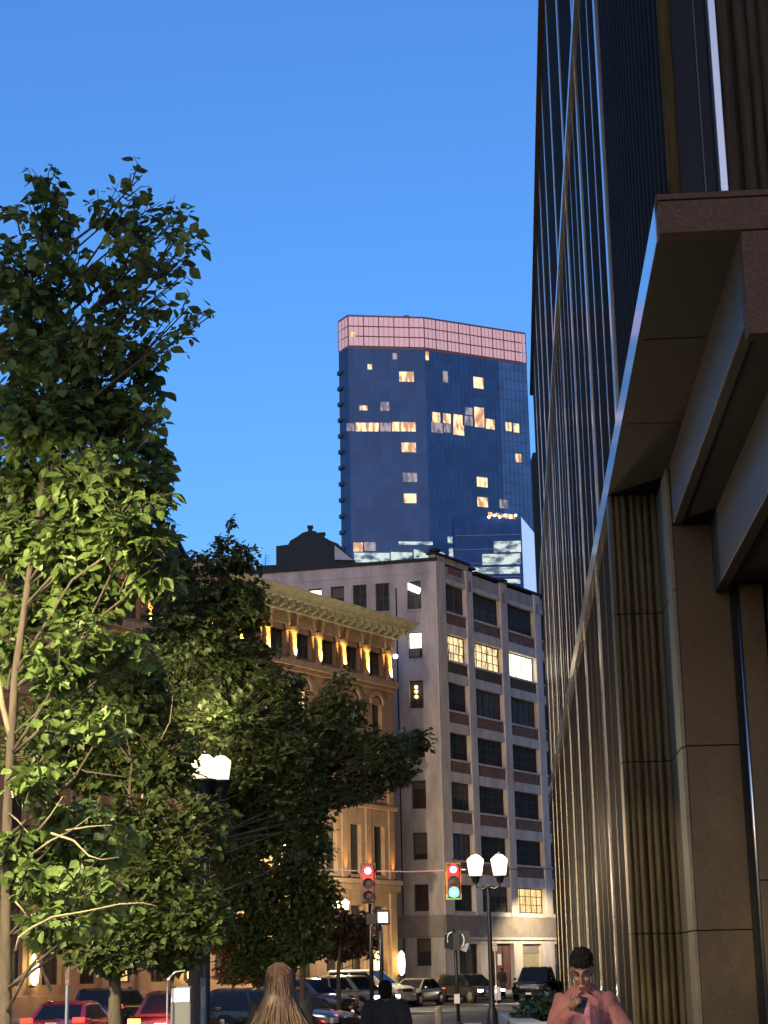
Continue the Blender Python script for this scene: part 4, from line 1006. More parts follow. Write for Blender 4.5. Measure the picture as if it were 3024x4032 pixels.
    for sx in (-wx + .1, wx):
        for sy in (-1, 1):
            ar = MB(M); n2 = 18; yy = sy * (hw + .004)  # flat black disc stands in for the shaded arch recess
            ar.add([(sx, yy, wr)] + [(sx + (wr + .06) * math.cos(2 * math.pi * q_ / n2), yy, wr + (wr + .06) * math.sin(2 * math.pi * q_ / n2)) for q_ in range(n2)], [(0, 1 + q_, 1 + (q_ + 1) % n2) for q_ in range(n2)])
            ar.build('arch_shade', M_black, root)
            t_ = MB(M); t_.tube([(sx, sy * (hw - .2), wr), (sx, sy * (hw + .012), wr), (sx, sy * (hw + .02), wr)], [wr, wr, wr * .93], 20); ty = t_.build('wheel', M_tyre, root, smooth=True, sharp=40)
            t_ = MB(M); t_.add([(sx, sy * (hw + .04), wr)] + [(sx + rr * math.cos(2 * math.pi * q_ / 20), sy * (hw + .03), wr + rr * math.sin(2 * math.pi * q_ / 20)) for q_ in range(20) for rr in ((wr * .66) if q_ % 4 else (wr * .5),)], [(0, 1 + q_, 1 + (q_ + 1) % 20) for q_ in range(20)]); t_.build('rim', M_rim, ty)
    zf = (hood - .28) if kind == 'sedan' else (belt - .3 if kind == 'suv' else .82)
    for sy in (-1, 1):
        h = MB(M); h.box(f - .12, f - .015, sy * hw * .82 - .17, sy * hw * .82 + .15 if sy < 0 else sy * hw * .82 + .08, zf - .06, zf + .07); h.build('headlight', M_head if lights == 'on' else M_headoff, root, bevel=.02)
        h = MB(M); zt_ = .82 if kind != 'suv' else .95; h.box(-f - .012, -f + .2, sy * hw * .80 - .16, sy * hw * .80 + .14, zt_ - .10, zt_ + .04); h.build('tail_light', {'off': mat('tail_off', (.25, .01, .01), .2), 'on': M_tail, 'brake': M_brake}[tail], root, bevel=.02)
        h = MB(M); h.ell((f - 1.55 if kind != 'pickup' else f - 1.5, sy * (hw + .07), belt + .06), (.08, .11, .07)); h.build('mirror', paint, root, smooth=True)
    g = MB(M); g.box(f - .1, f + .006, -hw * .5, hw * .5, zf - .12, zf + .04); g.build('grille', M_black, root)
    for i in range(3): g = MB(M); g.box(f, f + .012, -hw * .48, hw * .48, zf - .09 + i * .045, zf - .078 + i * .045); g.build('grille_bar', M_metal, root)
    g = MB(M); g.box(f - .05, f + .03, -hw * .85, hw * .85, .34, .46); g.build('bumper', paint, root, bevel=.03)
    g = MB(M); g.box(-f - .03, -f + .05, -hw * .85, hw * .85, .40, .54); g.build('bumper', paint, root, bevel=.03)
    g = MB(M); g.box(f + .031, f + .036, -.16, .16, .36, .47); g.build('number_plate', M_plate, root)
    g = MB(M); g.box(-f - .036, -f - .031, -.16, .16, .60, .74); g.build('number_plate', M_plate, root)
    if lights == 'on':
        for sy in (-1, 1):
            p_ = M @ Vector((f + .15, sy * hw * .8, zf)); d_ = fx + Vector((0, 0, -.08)); spot('headlight_beam', p_, d_, 120, (1, .92, .75), 70, .6, .05, root)
    if tail == 'brake':
        p_ = M @ Vector((-f - .25, 0, .85)); point('brake_glow', p_, 150, (1, .08, .03), .2, root)
    return root
P_silver = mat('paint_champagne', (.42, .41, .33), .22, .6, coat=.6)
P_black = mat('paint_black', (.010, .011, .013), .18, coat=1.0)
P_dark = mat('paint_dark_blue', (.012, .016, .022), .16, coat=1.0)
P_white = mat('paint_cream', (.55, .55, .45), .25, coat=.6)
P_red = mat('paint_red', (.42, .02, .05), .2, .2, coat=1.0)
P_brown = mat('paint_brown', (.07, .035, .025), .2, coat=1.0)
G = -.345
car('parked_car', 'champagne silver sedan parked nose forward beside the dark haired walker', (1.15, 98.6, G), 205, P_silver, 4.6, 1.8, 1.40, 'sedan', 'off', group='cars along the far kerb')
car('parked_car', 'black sedan turning with its blue tinted windscreen toward the sign post', (4.2, 103.5, G), 148, P_dark, 4.7, 1.85, 1.55, 'suv', 'on', group='cars along the far kerb')
car('pickup_truck', 'black pickup truck facing forward with white number plate before the cream shutter', (8.3, 106.5, G), 196, P_black, 5.2, 2.0, 1.85, 'pickup', 'off', group='cars along the far kerb', cat='pickup')
car('suv', 'olive silver sport utility vehicle with bright side lamps left of the dark haired walker', (-2.0, 83, G), 128, P_silver, 4.5, 1.85, 1.68, 'suv', 'on', 'brake', group='cars along the far kerb', cat='suv')
car('parked_car', 'dark brown car with orange lamp half behind the olive silver suv', (-3.9, 79.0, G), 118, P_brown, 4.6, 1.85, 1.62, 'suv', 'off', 'on', group='cars along the far kerb')
car('van', 'pale cream van behind the olive silver suv', (-1.35, 96.5, G), 122, P_white, 4.9, 1.9, 1.9, 'suv', 'off', group='cars along the far kerb', cat='van')
car('red_car', 'bright red sedan with violet tinted rear window at the lower left', (-9.1, 52.3, G), 5, P_red, 4.6, 1.8, 1.25, 'sedan', 'off', 'on', group='cars waiting at the lower left')
car('dark_suv', 'dark sport utility vehicle with high brake light between red car and trunk', (-9.7, 64, G), 8, P_dark, 4.7, 1.9, 1.5, 'suv', 'off', 'on', group='cars waiting at the lower left', cat='suv')
car('braking_car', 'dark red car braking with glaring orange red light behind the tree trunk', (-5.8, 49.3, G), 4, P_brown, 4.5, 1.8, 1.5, 'sedan', 'off', 'brake', group='cars waiting at the lower left')
car('parked_car', 'black car with white reflections behind the blonde haired walker', (-3.2, 52, G), 120, P_black, 4.6, 1.8, 1.5, 'suv', 'off', group='cars along the far kerb')

# ================================================================== PEOPLE
from mathutils import noise
def bake(o, vox, smooth=6, fold=0, freq=(9, 9, 9)):
    md = o.modifiers.new('r', 'REMESH'); md.mode = 'VOXEL'; md.voxel_size = vox; md.use_smooth_shade = True
    sm = o.modifiers.new('s', 'SMOOTH'); sm.factor = .5; sm.iterations = smooth
    dg = bpy.context.evaluated_depsgraph_get(); ev = o.evaluated_get(dg)
    me = bpy.data.meshes.new_from_object(ev); old = o.data; o.modifiers.clear(); o.data = me
    me.name = old.name
    if fold:
        ns = [v.normal.copy() for v in me.vertices]
        for v, n_ in zip(me.vertices, ns):
            c = v.co; q_ = Vector((c.x * freq[0] + c.z * freq[0] * .5, c.y * freq[1], c.z * freq[2]))
            f_ = 1 - abs(noise.noise(q_)) * 2.2
            v.co = c + n_ * fold * (f_ - .4)
        me.update()
    for p in me.polygons: p.use_smooth = True
    return o
def person(loc, rot, label, J, shirt, trousers, skin, hs=1.0, vox=.011, long_sleeve=True, scale=1.0, heavy=1.0, hand_pose=None, face=True):
    """J: joints in local metres (x right, y away from the viewer when rot=0, z up); figure faces -y"""
    root = empty('person', loc, label, 'person')
    M = Matrix.Translation(loc) @ Matrix.Rotation(rot, 4, 'Z') @ Matrix.Scale(scale, 4)
    J = {k: Vector(v) for k, v in J.items()}
    b = MB(M); H = J['head']; hr = J.get('tilt', Vector((0, 0, 0))); q = Matrix.Rotation(hr.z, 3, 'Z') @ Matrix.Rotation(hr.x, 3, 'X') @ Matrix.Rotation(hr.y, 3, 'Y')
    def hp(x, y, z): return H + q @ Vector((x, y, z))
    b.ell(hp(0, .015, .035), (.078, .098, .09), q); b.ell(hp(0, -.02, -.045), (.064, .07, .075), q)
    b.ell(hp(0, -.055, -.09), (.032, .032, .028), q)           # chin
    b.cap(hp(0, -.095, .02), hp(0, -.118, -.028), .011, .017)   # nose
    for s in (-1, 1):
        b.ell(hp(s * .078, .015, -.005), (.012, .022, .034), q)
        b.ell(hp(s * .042, -.07, -.025), (.024, .02, .02), q); b.ell(hp(s * .034, -.088, .035), (.026, .012, .009), q)
        b.ell(hp(s * .014, -.1, -.028), (.009, .01, .008), q)
    b.ell(hp(0, -.092, -.062), (.024, .012, .007), q); b.ell(hp(0, -.09, -.075), (.02, .012, .008), q)
    b.cap(H + Vector((0, .03, -.06)), J['neck'], .056, .062)
    hv = heavy
    b.ell(J['chest'], (.165 * hv, .115 * hv, .17)); b.ell(J['belly'], (.15 * hv, .12 * hv, .16)); b.ell(J['hip'], (.165 * hv, .12 * hv, .13)); b.cap(J['chest'], J['hip'], .12, .13)
    b.cap(J['shL'], J['shR'], .055, .055)
    for s in 'LR': b.cap(J['neck'] + Vector((0, .01, -.03)), J['sh' + s], .055, .045)
    for s in 'LR':
        b.cap(J['sh' + s], J['el' + s], .052 * hv, .04); b.cap(J['el' + s], J['wr' + s], .04, .026)
        d = (J['wr' + s] - J['el' + s]).normalized(); w = J['wr' + s]
        side = d.cross(Vector((0, 0, 1))).normalized() if abs(d.z) < .9 else Vector((1, 0, 0)); up = side.cross(d).normalized()
        b.ell(w + d * .045, (.04, .04, .028)); b.ell(w + d * .07 + up * .0, (.038, .03, .026))
        for i, (o_, l) in enumerate(((-.03, .062), (-.01, .075), (.01, .07), (.03, .055))):
            p0_ = w + d * .075 + up * o_; p1_ = p0_ + d * l * .55 + side * .012; p2_ = p1_ + d * l * .2 + side * (-.035 if s == 'R' else .035) * (1.0 if hand_pose == s else .5)
            b.cap(p0_, p1_, .0095, .009); b.cap(p1_, p2_, .009, .008)
        t0 = w + d * .03 + up * .035; t1 = t0 + d * .03 + up * .028; t2 = t1 + d * .035 + side * .01
        b.cap(t0, t1, .012, .011); b.cap(t1, t2, .011, .009)
        b.cap(J['hip'] + Vector((.09 if s == 'L' else -.09, 0, -.03)), J['kn' + s], .088 * hv, .058); b.cap(J['kn' + s], J['an' + s], .058, .04)
        b.cap(J['an' + s] + Vector((0, .03, -.035)), J['an' + s] + Vector((0, -.15, -.045)), .04, .034)
    body = b.build('body', skin, root); bake(body, vox)
    # shirt
    c = MB(M); g = .020
    c.ell(J['chest'], (.165 * hv + g, .115 * hv + g, .17 + g)); c.ell(J['belly'], (.15 * hv + g + .02, .12 * hv + g + .025, .17)); c.ell(J['hip'] + Vector((0, 0, .04)), (.165 * hv + g, .125 * hv + g, .12)); c.cap(J['chest'], J['hip'], .12 + g, .13 + g)
    c.cap(J['shL'], J['shR'], .06 + g, .06 + g)
    c.cap(J['neck'] + Vector((0, .005, -.03)), J['neck'] + Vector((0, -.005, .0)), .085, .072)
    for s in 'LR': c.cap(J['neck'] + Vector((0, .01, -.03)), J['sh' + s] + Vector((0, .01, .0)), .075, .068)
    for s in 'LR':
        if long_sleeve:
            c.cap(J['sh' + s], J['el' + s], .052 * hv + g, .04 + g + .012); c.cap(J['el' + s], J['wr' + s].lerp(J['el' + s], .14), .04 + g + .008, .03 + g)
            m_ = J['el' + s]; 
            for k_ in range(3): p_ = m_.lerp(J['sh' + s], .12 + .16 * k_); c.ell(p_ + Vector((rnd.uniform(-.01, .01), -.01, 0)), .060)
        else:
            c.cap(J['sh' + s], J['sh' + s].lerp(J['el' + s], .62), .052 * hv + g + .008, .05 * hv + g + .014)
    sh = c.build('shirt', shirt, root); bake(sh, vox, 4, .014, (8, 8, 4.5))
    # trousers and shoes
    c = MB(M)
    c.ell(J['hip'] + Vector((0, 0, -.03)), (.165 * hv + .015, .12 * hv + .02, .14))
    for s in 'LR':
        c.cap(J['hip'] + Vector((.09 if s == 'L' else -.09, 0, -.03)), J['kn' + s], .088 * hv + .018, .075); c.cap(J['kn' + s], J['an' + s] + Vector((0, 0, .03)), .075, .06)
    tr = c.build('trousers', trousers, root); bake(tr, .018, 3)
    c = MB(M)
    for s in 'LR': c.cap(J['an' + s] + Vector((0, .03, -.04)), J['an' + s] + Vector((0, -.16, -.05)), .048, .043)
    for s in 'L': pass
    shs = c.build('shoes', M_black, root); bake(shs, .015, 2)
    return root, M, hp, q, J
def stand(shoulder=.19, head=(0, -.02, 1.58), zs=1.42, hip=.95, lean=0):
    return dict(head=head, neck=(0, .01, zs + .05), chest=(0, 0, zs - .13), belly=(0, -.01, zs - .3), hip=(0, 0, hip), shL=(shoulder, .0, zs - .01), shR=(-shoulder, .0, zs - .01),
                elL=(shoulder + .06, .03, zs - .3), elR=(-shoulder - .06, .03, zs - .3), wrL=(shoulder + .07, -.08, zs - .54), wrR=(-shoulder - .07, -.08, zs - .54),
                knL=(.11, -.01, .50), knR=(-.11, -.01, .50), anL=(.12, .03, .085), anR=(-.12, .03, .085))
# --- man in pink shirt looking down at his phone
J = stand(.18, (-.02, -.075, 1.585), 1.42)
J['tilt'] = (-.0, 0, -.12)
J.update(elR=(-.245, -.06, 1.14), wrR=(-.135, -.25, 1.315), elL=(.285, -.02, 1.15), wrL=(.20, -.16, .96), shR=(-.172, 0, 1.355), shL=(.172, .01, 1.355))
J['tilt'] = (.42, 0, -.15)
Jt = dict(J)
loc = (1.385, 13.4, .10 - .05)
# the skin head faces -y; a positive x rotation of -q tips the face down
Jt['tilt'] = (.50, 0, -.22)
root, M, hp, q, JJ = person(loc, 0, 'man in a pink long sleeved shirt looking down at his phone by the granite wall', Jt, M_pink, M_trousers, M_skin, vox=.009, heavy=1.0, scale=.975, hand_pose='R')
h = MB(M)
h.ell(hp(0, .03, .065), (.088, .100, .085), q); h.ell(hp(0, .065, .0), (.080, .07, .09), q); h.ell(hp(0, -.045, .10), (.068, .05, .04), q)
for i in range(90):
    a_ = rnd.uniform(0, 2 * math.pi); e_ = rnd.uniform(.15, 1.5)
    h.ell(hp(.082 * math.cos(a_) * math.cos(e_), .03 + .098 * math.sin(a_) * math.cos(e_), .07 + .085 * math.sin(e_)), rnd.uniform(.010, .018), n=6, m=4)
hair = h.build('hair', M_blackhair, root); bake(hair, .007, 1, .014, (45, 45, 45))
for s in (-1, 1):
    g = MB(M); g.tube([hp(s * .058, -.085, .046), hp(s * .036, -.104, .052), hp(s * .014, -.106, .046)], .0045, 6); g.build('eyebrow', M_blackhair, root)
    g = MB(M); g.ell(hp(s * .034, -.088, .018), (.015, .008, .007), q, 10, 6); g.build('eye', mat('eye_dark', (.05, .03, .02), .15), root, smooth=True)
g = MB(M); g.tube([hp(-.026, -.108, -.062), hp(0, -.114, -.058), hp(.026, -.108, -.062)], .0055, 6); g.build('mouth', mat('lip', (.30, .12, .10), .5), root, smooth=True)
g = MB(M); g.add([(-.018, -.150, 1.33), (.018, -.150, 1.33), (.018, -.172, 1.18), (-.018, -.172, 1.18), (-.018, -.176, .95), (.018, -.176, .95)], [(0, 3, 2, 1), (3, 4, 5, 2)]); g.build('placket', M_pink, root, smooth=True)
# collar and placket
for s in (-1, 1):
    n_ = JJ['neck']; g = MB(M)
    g.add([n_ + Vector((s * .065, .03, .035)), n_ + Vector((s * .075, -.03, .015)), n_ + Vector((s * .085, -.095, -.075)), n_ + Vector((s * .012, -.098, -.035)), n_ + Vector((s * .05, -.06, .03)),
           n_ + Vector((s * .068, .035, .03)), n_ + Vector((s * .082, -.03, .005)), n_ + Vector((s * .085, -.10, -.08)), n_ + Vector((s * .012, -.103, -.04)), n_ + Vector((s * .05, -.065, .02))],
          [(0, 1, 4), (1, 2, 3, 4), (5, 9, 6), (6, 9, 8, 7), (1, 6, 7, 2), (2, 7, 8, 3)])
    g.build('collar', M_pink, root, smooth=True)
for k in range(4):
    g = MB(M); z_ = 1.36 - k * .09; g.ell((0.0, -.158 - k * .008, z_), (.006, .003, .006), None, 8, 5); g.build('button', M_pink, root)
# phone, held in his right hand
wr = JJ['wrR']; ph = wr + Vector((.075, -.035, .035))
PM = M @ Matrix.Translation(ph) @ Matrix.Rotation(R_(-38), 4, 'X') @ Matrix.Rotation(R_(20), 4, 'Y')
pr = empty('phone', tuple((PM @ Vector((0, 0, 0)))), 'black phone with glowing screen held by the man in pink', 'phone')
m = MB(PM); m.box(-.038, .038, -.004, .004, -.075, .075); m.build('case', M_black, pr, bevel=.004)
m = MB(PM); m.box(-.034, .034, .0042, .0055, -.068, .068); m.build('screen', mat('phone_screen', (.8, .8, .9), .2, emit=(.85, .80, 1.0), estr=2.5), pr)
p_ = PM @ Vector((0, .09, .03)); point('phone_light', p_, .15, (.95, .85, 1.0), .03, pr)
# --- woman with long hair, seen from behind
J = stand(.155, (0, .0, 1.555), 1.385); J['tilt'] = (0, 0, .15)
wl = (-.76, 12.2, .085)
root, M, hp, q, JJ = person(wl, math.pi, 'woman seen from behind with long auburn hair edged in lamplight', J, M_blackcloth, M_trousers, M_skin2, vox=.012, heavy=.92, scale=.945)
h = MB(M); h.ell(hp(0, .02, .05), (.094, .112, .10), q); h.ell(hp(0, .07, -.06), (.088, .07, .14), q)
h.ell(JJ['neck'] + Vector((0, .10, -.08)), (.12, .06, .18)); h.ell(JJ['neck'] + Vector((0, .12, -.26)), (.13, .05, .17))
hc = h.build('hair', M_blonde, root); bake(hc, .012, 5)
h = MB(M)
for i in range(520):
    a_ = rnd.uniform(-.15, math.pi + .15); x0_ = .097 * math.cos(a_); y0_ = .02 + .114 * abs(math.sin(a_)); zt = .06 + rnd.uniform(-.05, .06)
    r0_ = math.sqrt(max(0, 1 - ((zt - .05) / .105) ** 2)); top = hp(x0_ * r0_, .02 + (y0_ - .02) * r0_, zt)
    sp = 1.0 + rnd.uniform(0, .5); f1 = rnd.uniform(-.012, .012)
    mid = hp(x0_ * 1.02 + f1, y0_ * 1.02 + rnd.uniform(-.01, .012), -.08)
    e1 = JJ['neck'] + Vector((x0_ * 1.35 + f1 * 2, .09 + .06 * abs(math.sin(a_)) + rnd.uniform(-.02, .02), -.06))
    e2 = JJ['neck'] + Vector((x0_ * 1.5 * sp + f1 * 4, .11 + .05 * abs(math.sin(a_)) + rnd.uniform(-.02, .03), -.22 - rnd.uniform(0, .1)))
    e3 = JJ['neck'] + Vector((x0_ * 1.45 * sp + f1 * 6, .12 + rnd.uniform(-.02, .04), -.38 - rnd.uniform(0, .12)))
    h.tube([hp(x0_ * .3, .02, .15) if rnd.random() < .5 else top, top, mid, e1, e2, e3], [.004, .005, .0055, .005, .004, .0015], 3, cap=False)
h.build('hair_strands', M_blonde, root, smooth=True, kind='stuff')
# --- man in black seen from behind
J = stand(.195, (0, .0, 1.545), 1.385)
root, M, hp, q, JJ = person((-.10, 21.0, -.075), math.pi, 'man in a black short sleeved shirt walking away in the middle', J, M_blackcloth, M_trousers, M_skin, vox=.013, long_sleeve=False, heavy=1.05, scale=.945)
h = MB(M); h.ell(hp(0, .03, .055), (.085, .100, .085), q); h.ell(hp(0, .06, -.01), (.080, .07, .08), q); hc = h.build('hair', M_blackhair, root); bake(hc, .01, 2, .012, (40, 40, 40))
# --- figure at the far pavement
t = atY(1976, 3820, 104)
J = stand(.18, (0, -.03, 1.55), 1.40); J.update(wrR=(-.28, -.25, 1.15), elR=(-.26, -.05, 1.15))
root, M, hp, q, JJ = person((t.x, 104, -.2), -.6, 'distant dark clothed person standing before the oxblood door', J, M_blackcloth, M_trousers, M_skin, vox=.022, heavy=1.1)
h = MB(M); h.ell(hp(0, .02, .06), (.088, .105, .085), q); h.build('hair', M_blackhair, root, smooth=True)

# ================================================================== TREES
LEAFV = [(0, 0, 0), (-.30, .22, .03), (.30, .22, .03), (-.42, .50, .05), (.42, .50, .05), (-.26, .78, .02), (.26, .78, .02), (0, 1.08, -.06), (0, .48, -.05)]
LEAFF = [(0, 8, 1), (0, 2, 8), (1, 8, 3), (2, 4, 8), (3, 8, 5), (4, 6, 8), (5, 8, 7), (6, 7, 8)]
LEAFV_S = [(0, 0, 0), (-.40, .45, .05), (.40, .45, .05), (0, 1.0, -.05), (0, .45, -.04)]
LEAFF_S = [(0, 4, 1), (0, 2, 4), (1, 4, 3), (2, 3, 4)]
def leaf_matrix(p, d, s, rg):
    d = d.normalized(); up = Vector((rg.gauss(0, .5), rg.gauss(0, .5), 1)).normalized()
    x = d.cross(up); x = x.normalized() if x.length > .05 else Vector((1, 0, 0)); z = x.cross(d)
    return Matrix(((x.x * s, d.x * s, z.x * s, p.x), (x.y * s, d.y * s, z.y * s, p.y), (x.z * s, d.z * s, z.z * s, p.z), (0, 0, 0, 1)))
DM = 11.0
def tree(Y, trunk, lobes, label, leafm, leaf=.10, small=False, seed=1, trunk_r=.07, depth=1.0, droop=.7, big=300, extra=None, group=None, per=7, cat='tree', DM=8.0, ls=1.0, top_thin=0, slope=.28):
    """trunk: [(xpx, ypx)...] from foot up; lobes: (xpx, ypx, rx, ry, density[, dy])"""
    rg = random.Random(seed); sc = Y / 7226.0
    tp = [atY(x, y, Y) for x, y in trunk]; foot = Vector((tp[0].x, Y, gz(Y)));
    root = empty('tree', tuple(foot), label, cat, group)
    pts = [foot] + [p for p in tp if p.z > foot.z + .2]
    m = MB(); nP = len(pts); rad = [trunk_r * (1.25 if i == 0 else 1) * (1 - .85 * i / max(1, nP - 1)) for i in range(nP)]
    m.tube(pts, rad, 10); m.build('trunk', M_bark, root, smooth=True)
    br = MB(); tw = MB(); leaves = []
    for lb in lobes:
        x, y, rx, ry, dens = lb[:5]; dens *= (.55 if (top_thin and y < top_thin) else 1); dy = lb[5] if len(lb) > 5 else rg.uniform(-.5, .5) * depth
        c = atY(x, y, Y + dy); RX = rx * sc * ls; RZ = ry * sc * ls; RY = max(.35, min(RX, RZ) * .9) * depth
        # limb from the nearest lower trunk point to the lobe
        a = pts[1]
        for i_ in range(len(pts) - 1):
            for f_ in (0, .25, .5, .75, 1):
                p_ = pts[i_].lerp(pts[i_ + 1], f_); hd = math.hypot(p_.x - c.x, p_.y - c.y)
                if p_.z <= c.z - slope * hd - rg.uniform(0, .1) and p_.z > a.z: a = p_
        k_ = (c - a).length * .1; mid = a.lerp(c, .5) + Vector((rg.uniform(-k_, k_), rg.uniform(-k_, k_), rg.uniform(-1.2, .3) * k_))
        r0 = min(trunk_r * .3, .007 + .0055 * (c - a).length)
        br.tube([a, a.lerp(mid, .5), mid, mid.lerp(c, .55), c], [r0, r0 * .85, r0 * .7, r0 * .5, r0 * .3], 6)
        area = math.pi * RX * RZ; nl = int(area * dens * DM / (leaf * leaf * .62)); nt = max(3, nl // per)
        for i in range(nt):
            while True:
                u = Vector((rg.uniform(-1, 1), rg.uniform(-1, 1), rg.uniform(-1, 1)))
                if u.length < 1: break
            u = u * (1.0 / max(.001, u.length)) * (u.length ** .7)
            e = c + Vector((u.x * RX, u.y * RY, u.z * RZ))
            s_ = c.lerp(mid, rg.uniform(0, .5)) + (e - c) * rg.uniform(.1, .45)
            k1 = s_.lerp(e, .5) + Vector((rg.uniform(-.05, .05), rg.uniform(-.05, .05), rg.uniform(-.01, .06)))
            tw.tube([s_, k1, e], [.006, .004, .002] if not small else [.012, .008, .004], 3, cap=False)
            dr = (e - k1).normalized() if (e - k1).length > .001 else Vector((1, 0, 0))
            for j in range(per):
                t_ = rg.uniform(.0, 1); p = k1.lerp(e, t_) if rg.random() < .7 else s_.lerp(k1, t_)
                sd = Vector((rg.gauss(0, 1), rg.gauss(0, 1), rg.gauss(0, .5))).normalized()
                d = dr * .5 + sd + Vector((0, 0, -droop * rg.uniform(.3, 1.4)))
                leaves.append((p + sd * .02, d, leaf * rg.uniform(.5, 1.4)))
    if extra:
        for pl, r in extra:
            P_ = [atY(q_[0], q_[1], Y + (q_[2] if len(q_) > 2 else -.4)) for q_ in pl]
            b_ = MB(); b_.tube(P_, [r * .62 * (1 - .7 * i / (len(P_) - 1)) for i in range(len(P_))], 6); b_.build('branch', mat('lamplit_bark', (.20, .165, .11), .9, var=.2, vscale=10), root, smooth=True)  # paler bark colour carries the lamplight on these branches
    br.build('limbs', M_bark, root, smooth=True, kind='stuff'); tw.build('twigs', M_bark, root, kind='stuff')
    LV, LF = (LEAFV_S, LEAFF_S) if small else (LEAFV, LEAFF)
    leaves.sort(key=lambda l: l[0].y)
    vs = []; fs = []; nv = len(LV)
    o_ = org(root)
    lm = None
    for idx, (p, d, s) in enumerate(leaves):
        Mx = leaf_matrix(p, d, s, rg)
        if idx < big:
            if lm is None:
                lm = bpy.data.meshes.new('leaf'); lm.from_pydata(LV, [], LF); lm.materials.append(leafm); lm.update()
            o = bpy.data.objects.new('leaf', lm); COL.objects.link(o); o.parent = root
            o.matrix_local = Matrix.Translation(-o_) @ Mx
        else:
            b_ = len(vs)
            for v in LV:
                q_ = Mx @ Vector(v) - o_; vs.append((q_.x, q_.y, q_.z))
            fs += [(a_ + b_, c_ + b_, e_ + b_) for a_, c_, e_ in LF]
    if vs:
        me = bpy.data.meshes.new('crown'); me.from_pydata(vs, [], fs); me.materials.append(leafm); me.update()
        o = bpy.data.objects.new('crown', me); COL.objects.link(o); o.parent = root; o['kind'] = 'stuff'
    return root
# near tree, left edge
tree(11, [(20, 4000), (25, 3600), (30, 3200), (45, 2900), (60, 2650), (110, 2300), (170, 1900), (200, 1500), (190, 1100), (180, 800)],
     [(185, 740, 80, 85, 1.3), (60, 830, 80, 60, .6), (190, 900, 150, 100, 1.3), (120, 1080, 200, 150, 1.4), (300, 1060, 120, 90, .9), (560, 690, 30, 60, .7), (530, 770, 90, 50, .6), (450, 850, 120, 70, .7), (560, 880, 120, 80, .8),
      (720, 850, 60, 60, .9), (760, 930, 55, 60, .9), (680, 960, 90, 70, .8), (560, 1020, 150, 80, .9), (700, 1100, 90, 50, .5), (420, 1150, 150, 100, .9), (600, 1200, 130, 70, .6), (740, 1215, 90, 35, .9), (820, 1250, 60, 30, .9), (690, 1310, 90, 50, .7),
      (120, 1350, 200, 170, 1.7), (330, 1350, 200, 150, 1.6), (540, 1380, 120, 100, 1.0), (600, 1480, 70, 80, 1.1), (150, 1650, 210, 160, 1.8), (400, 1620, 190, 150, 1.7), (560, 1640, 80, 70, .8), (650, 1640, 30, 20, .8),
      (120, 1900, 200, 150, 1.5), (380, 1880, 190, 150, 1.8), (590, 1780, 80, 90, 1.1), (600, 1900, 80, 80, 1.3), (640, 1820, 50, 50, 1.0), (540, 2050, 150, 120, 1.8), (690, 1990, 50, 45, .8), (100, 2150, 200, 130, 1.7), (350, 2150, 220, 130, 1.9),
      (120, 2380, 180, 110, 1.3), (350, 2350, 200, 110, 1.3), (620, 2250, 100, 120, 1.4), (520, 2560, 120, 60, 1.2), (250, 2640, 130, 90, 1.4), (60, 2560, 90, 120, 1.2), (270, 2840, 110, 60, 1.1), (440, 2820, 90, 50, 1.0), (340, 2480, 160, 60, 1.0),
      (180, 3060, 110, 70, 1.2), (60, 3330, 90, 90, 1.4), (300, 3180, 120, 70, .8), (230, 3320, 200, 110, .8), (450, 3300, 130, 90, .8), (150, 3470, 130, 80, 1.1), (330, 3470, 160, 90, .7), (270, 3620, 170, 70, .9), (420, 3560, 130, 60, .7)],
     'broad leaved tree at the left edge lit yellow green by a street lamp', M_leafA, leaf=.072, seed=5, trunk_r=.042, depth=1.15, big=300, per=6, DM=6.5, ls=1.18, top_thin=1450, slope=.7,
     extra=[([(150, 3270, -.8), (200, 3210, -.9), (248, 3135, -1)], .012), ([(60, 3745, -.8), (75, 3690, -.8), (130, 3650, -.9), (210, 3610, -.9), (330, 3590, -1), (470, 3560, -1), (560, 3555, -1), (620, 3568, -1)], .014),
            ([(60, 3550), (95, 3590), (130, 3650)], .010), ([(200, 3280, -.9), (290, 3310, -.9), (350, 3370, -1), (400, 3385, -1), (470, 3375, -1)], .012), ([(260, 3270, -.8), (350, 3255, -.8), (440, 3248, -.9)], .010),
            ([(130, 3360, -.7), (200, 3310, -.8), (280, 3270, -.8), (355, 3215, -.9)], .011), ([(30, 3200, 0), (70, 3230, -.2), (110, 3280, -.4)], .012), ([(45, 2900, 0), (10, 2780, 0), (-10, 2620, 0)], .045), ([(480, 2840), (540, 2890), (600, 2925)], .008), ([(635, 2910), (670, 2840), (680, 2740)], .006), ([(200, 3900, .3), (120, 3700, .2), (60, 3500, .1)], .02)])
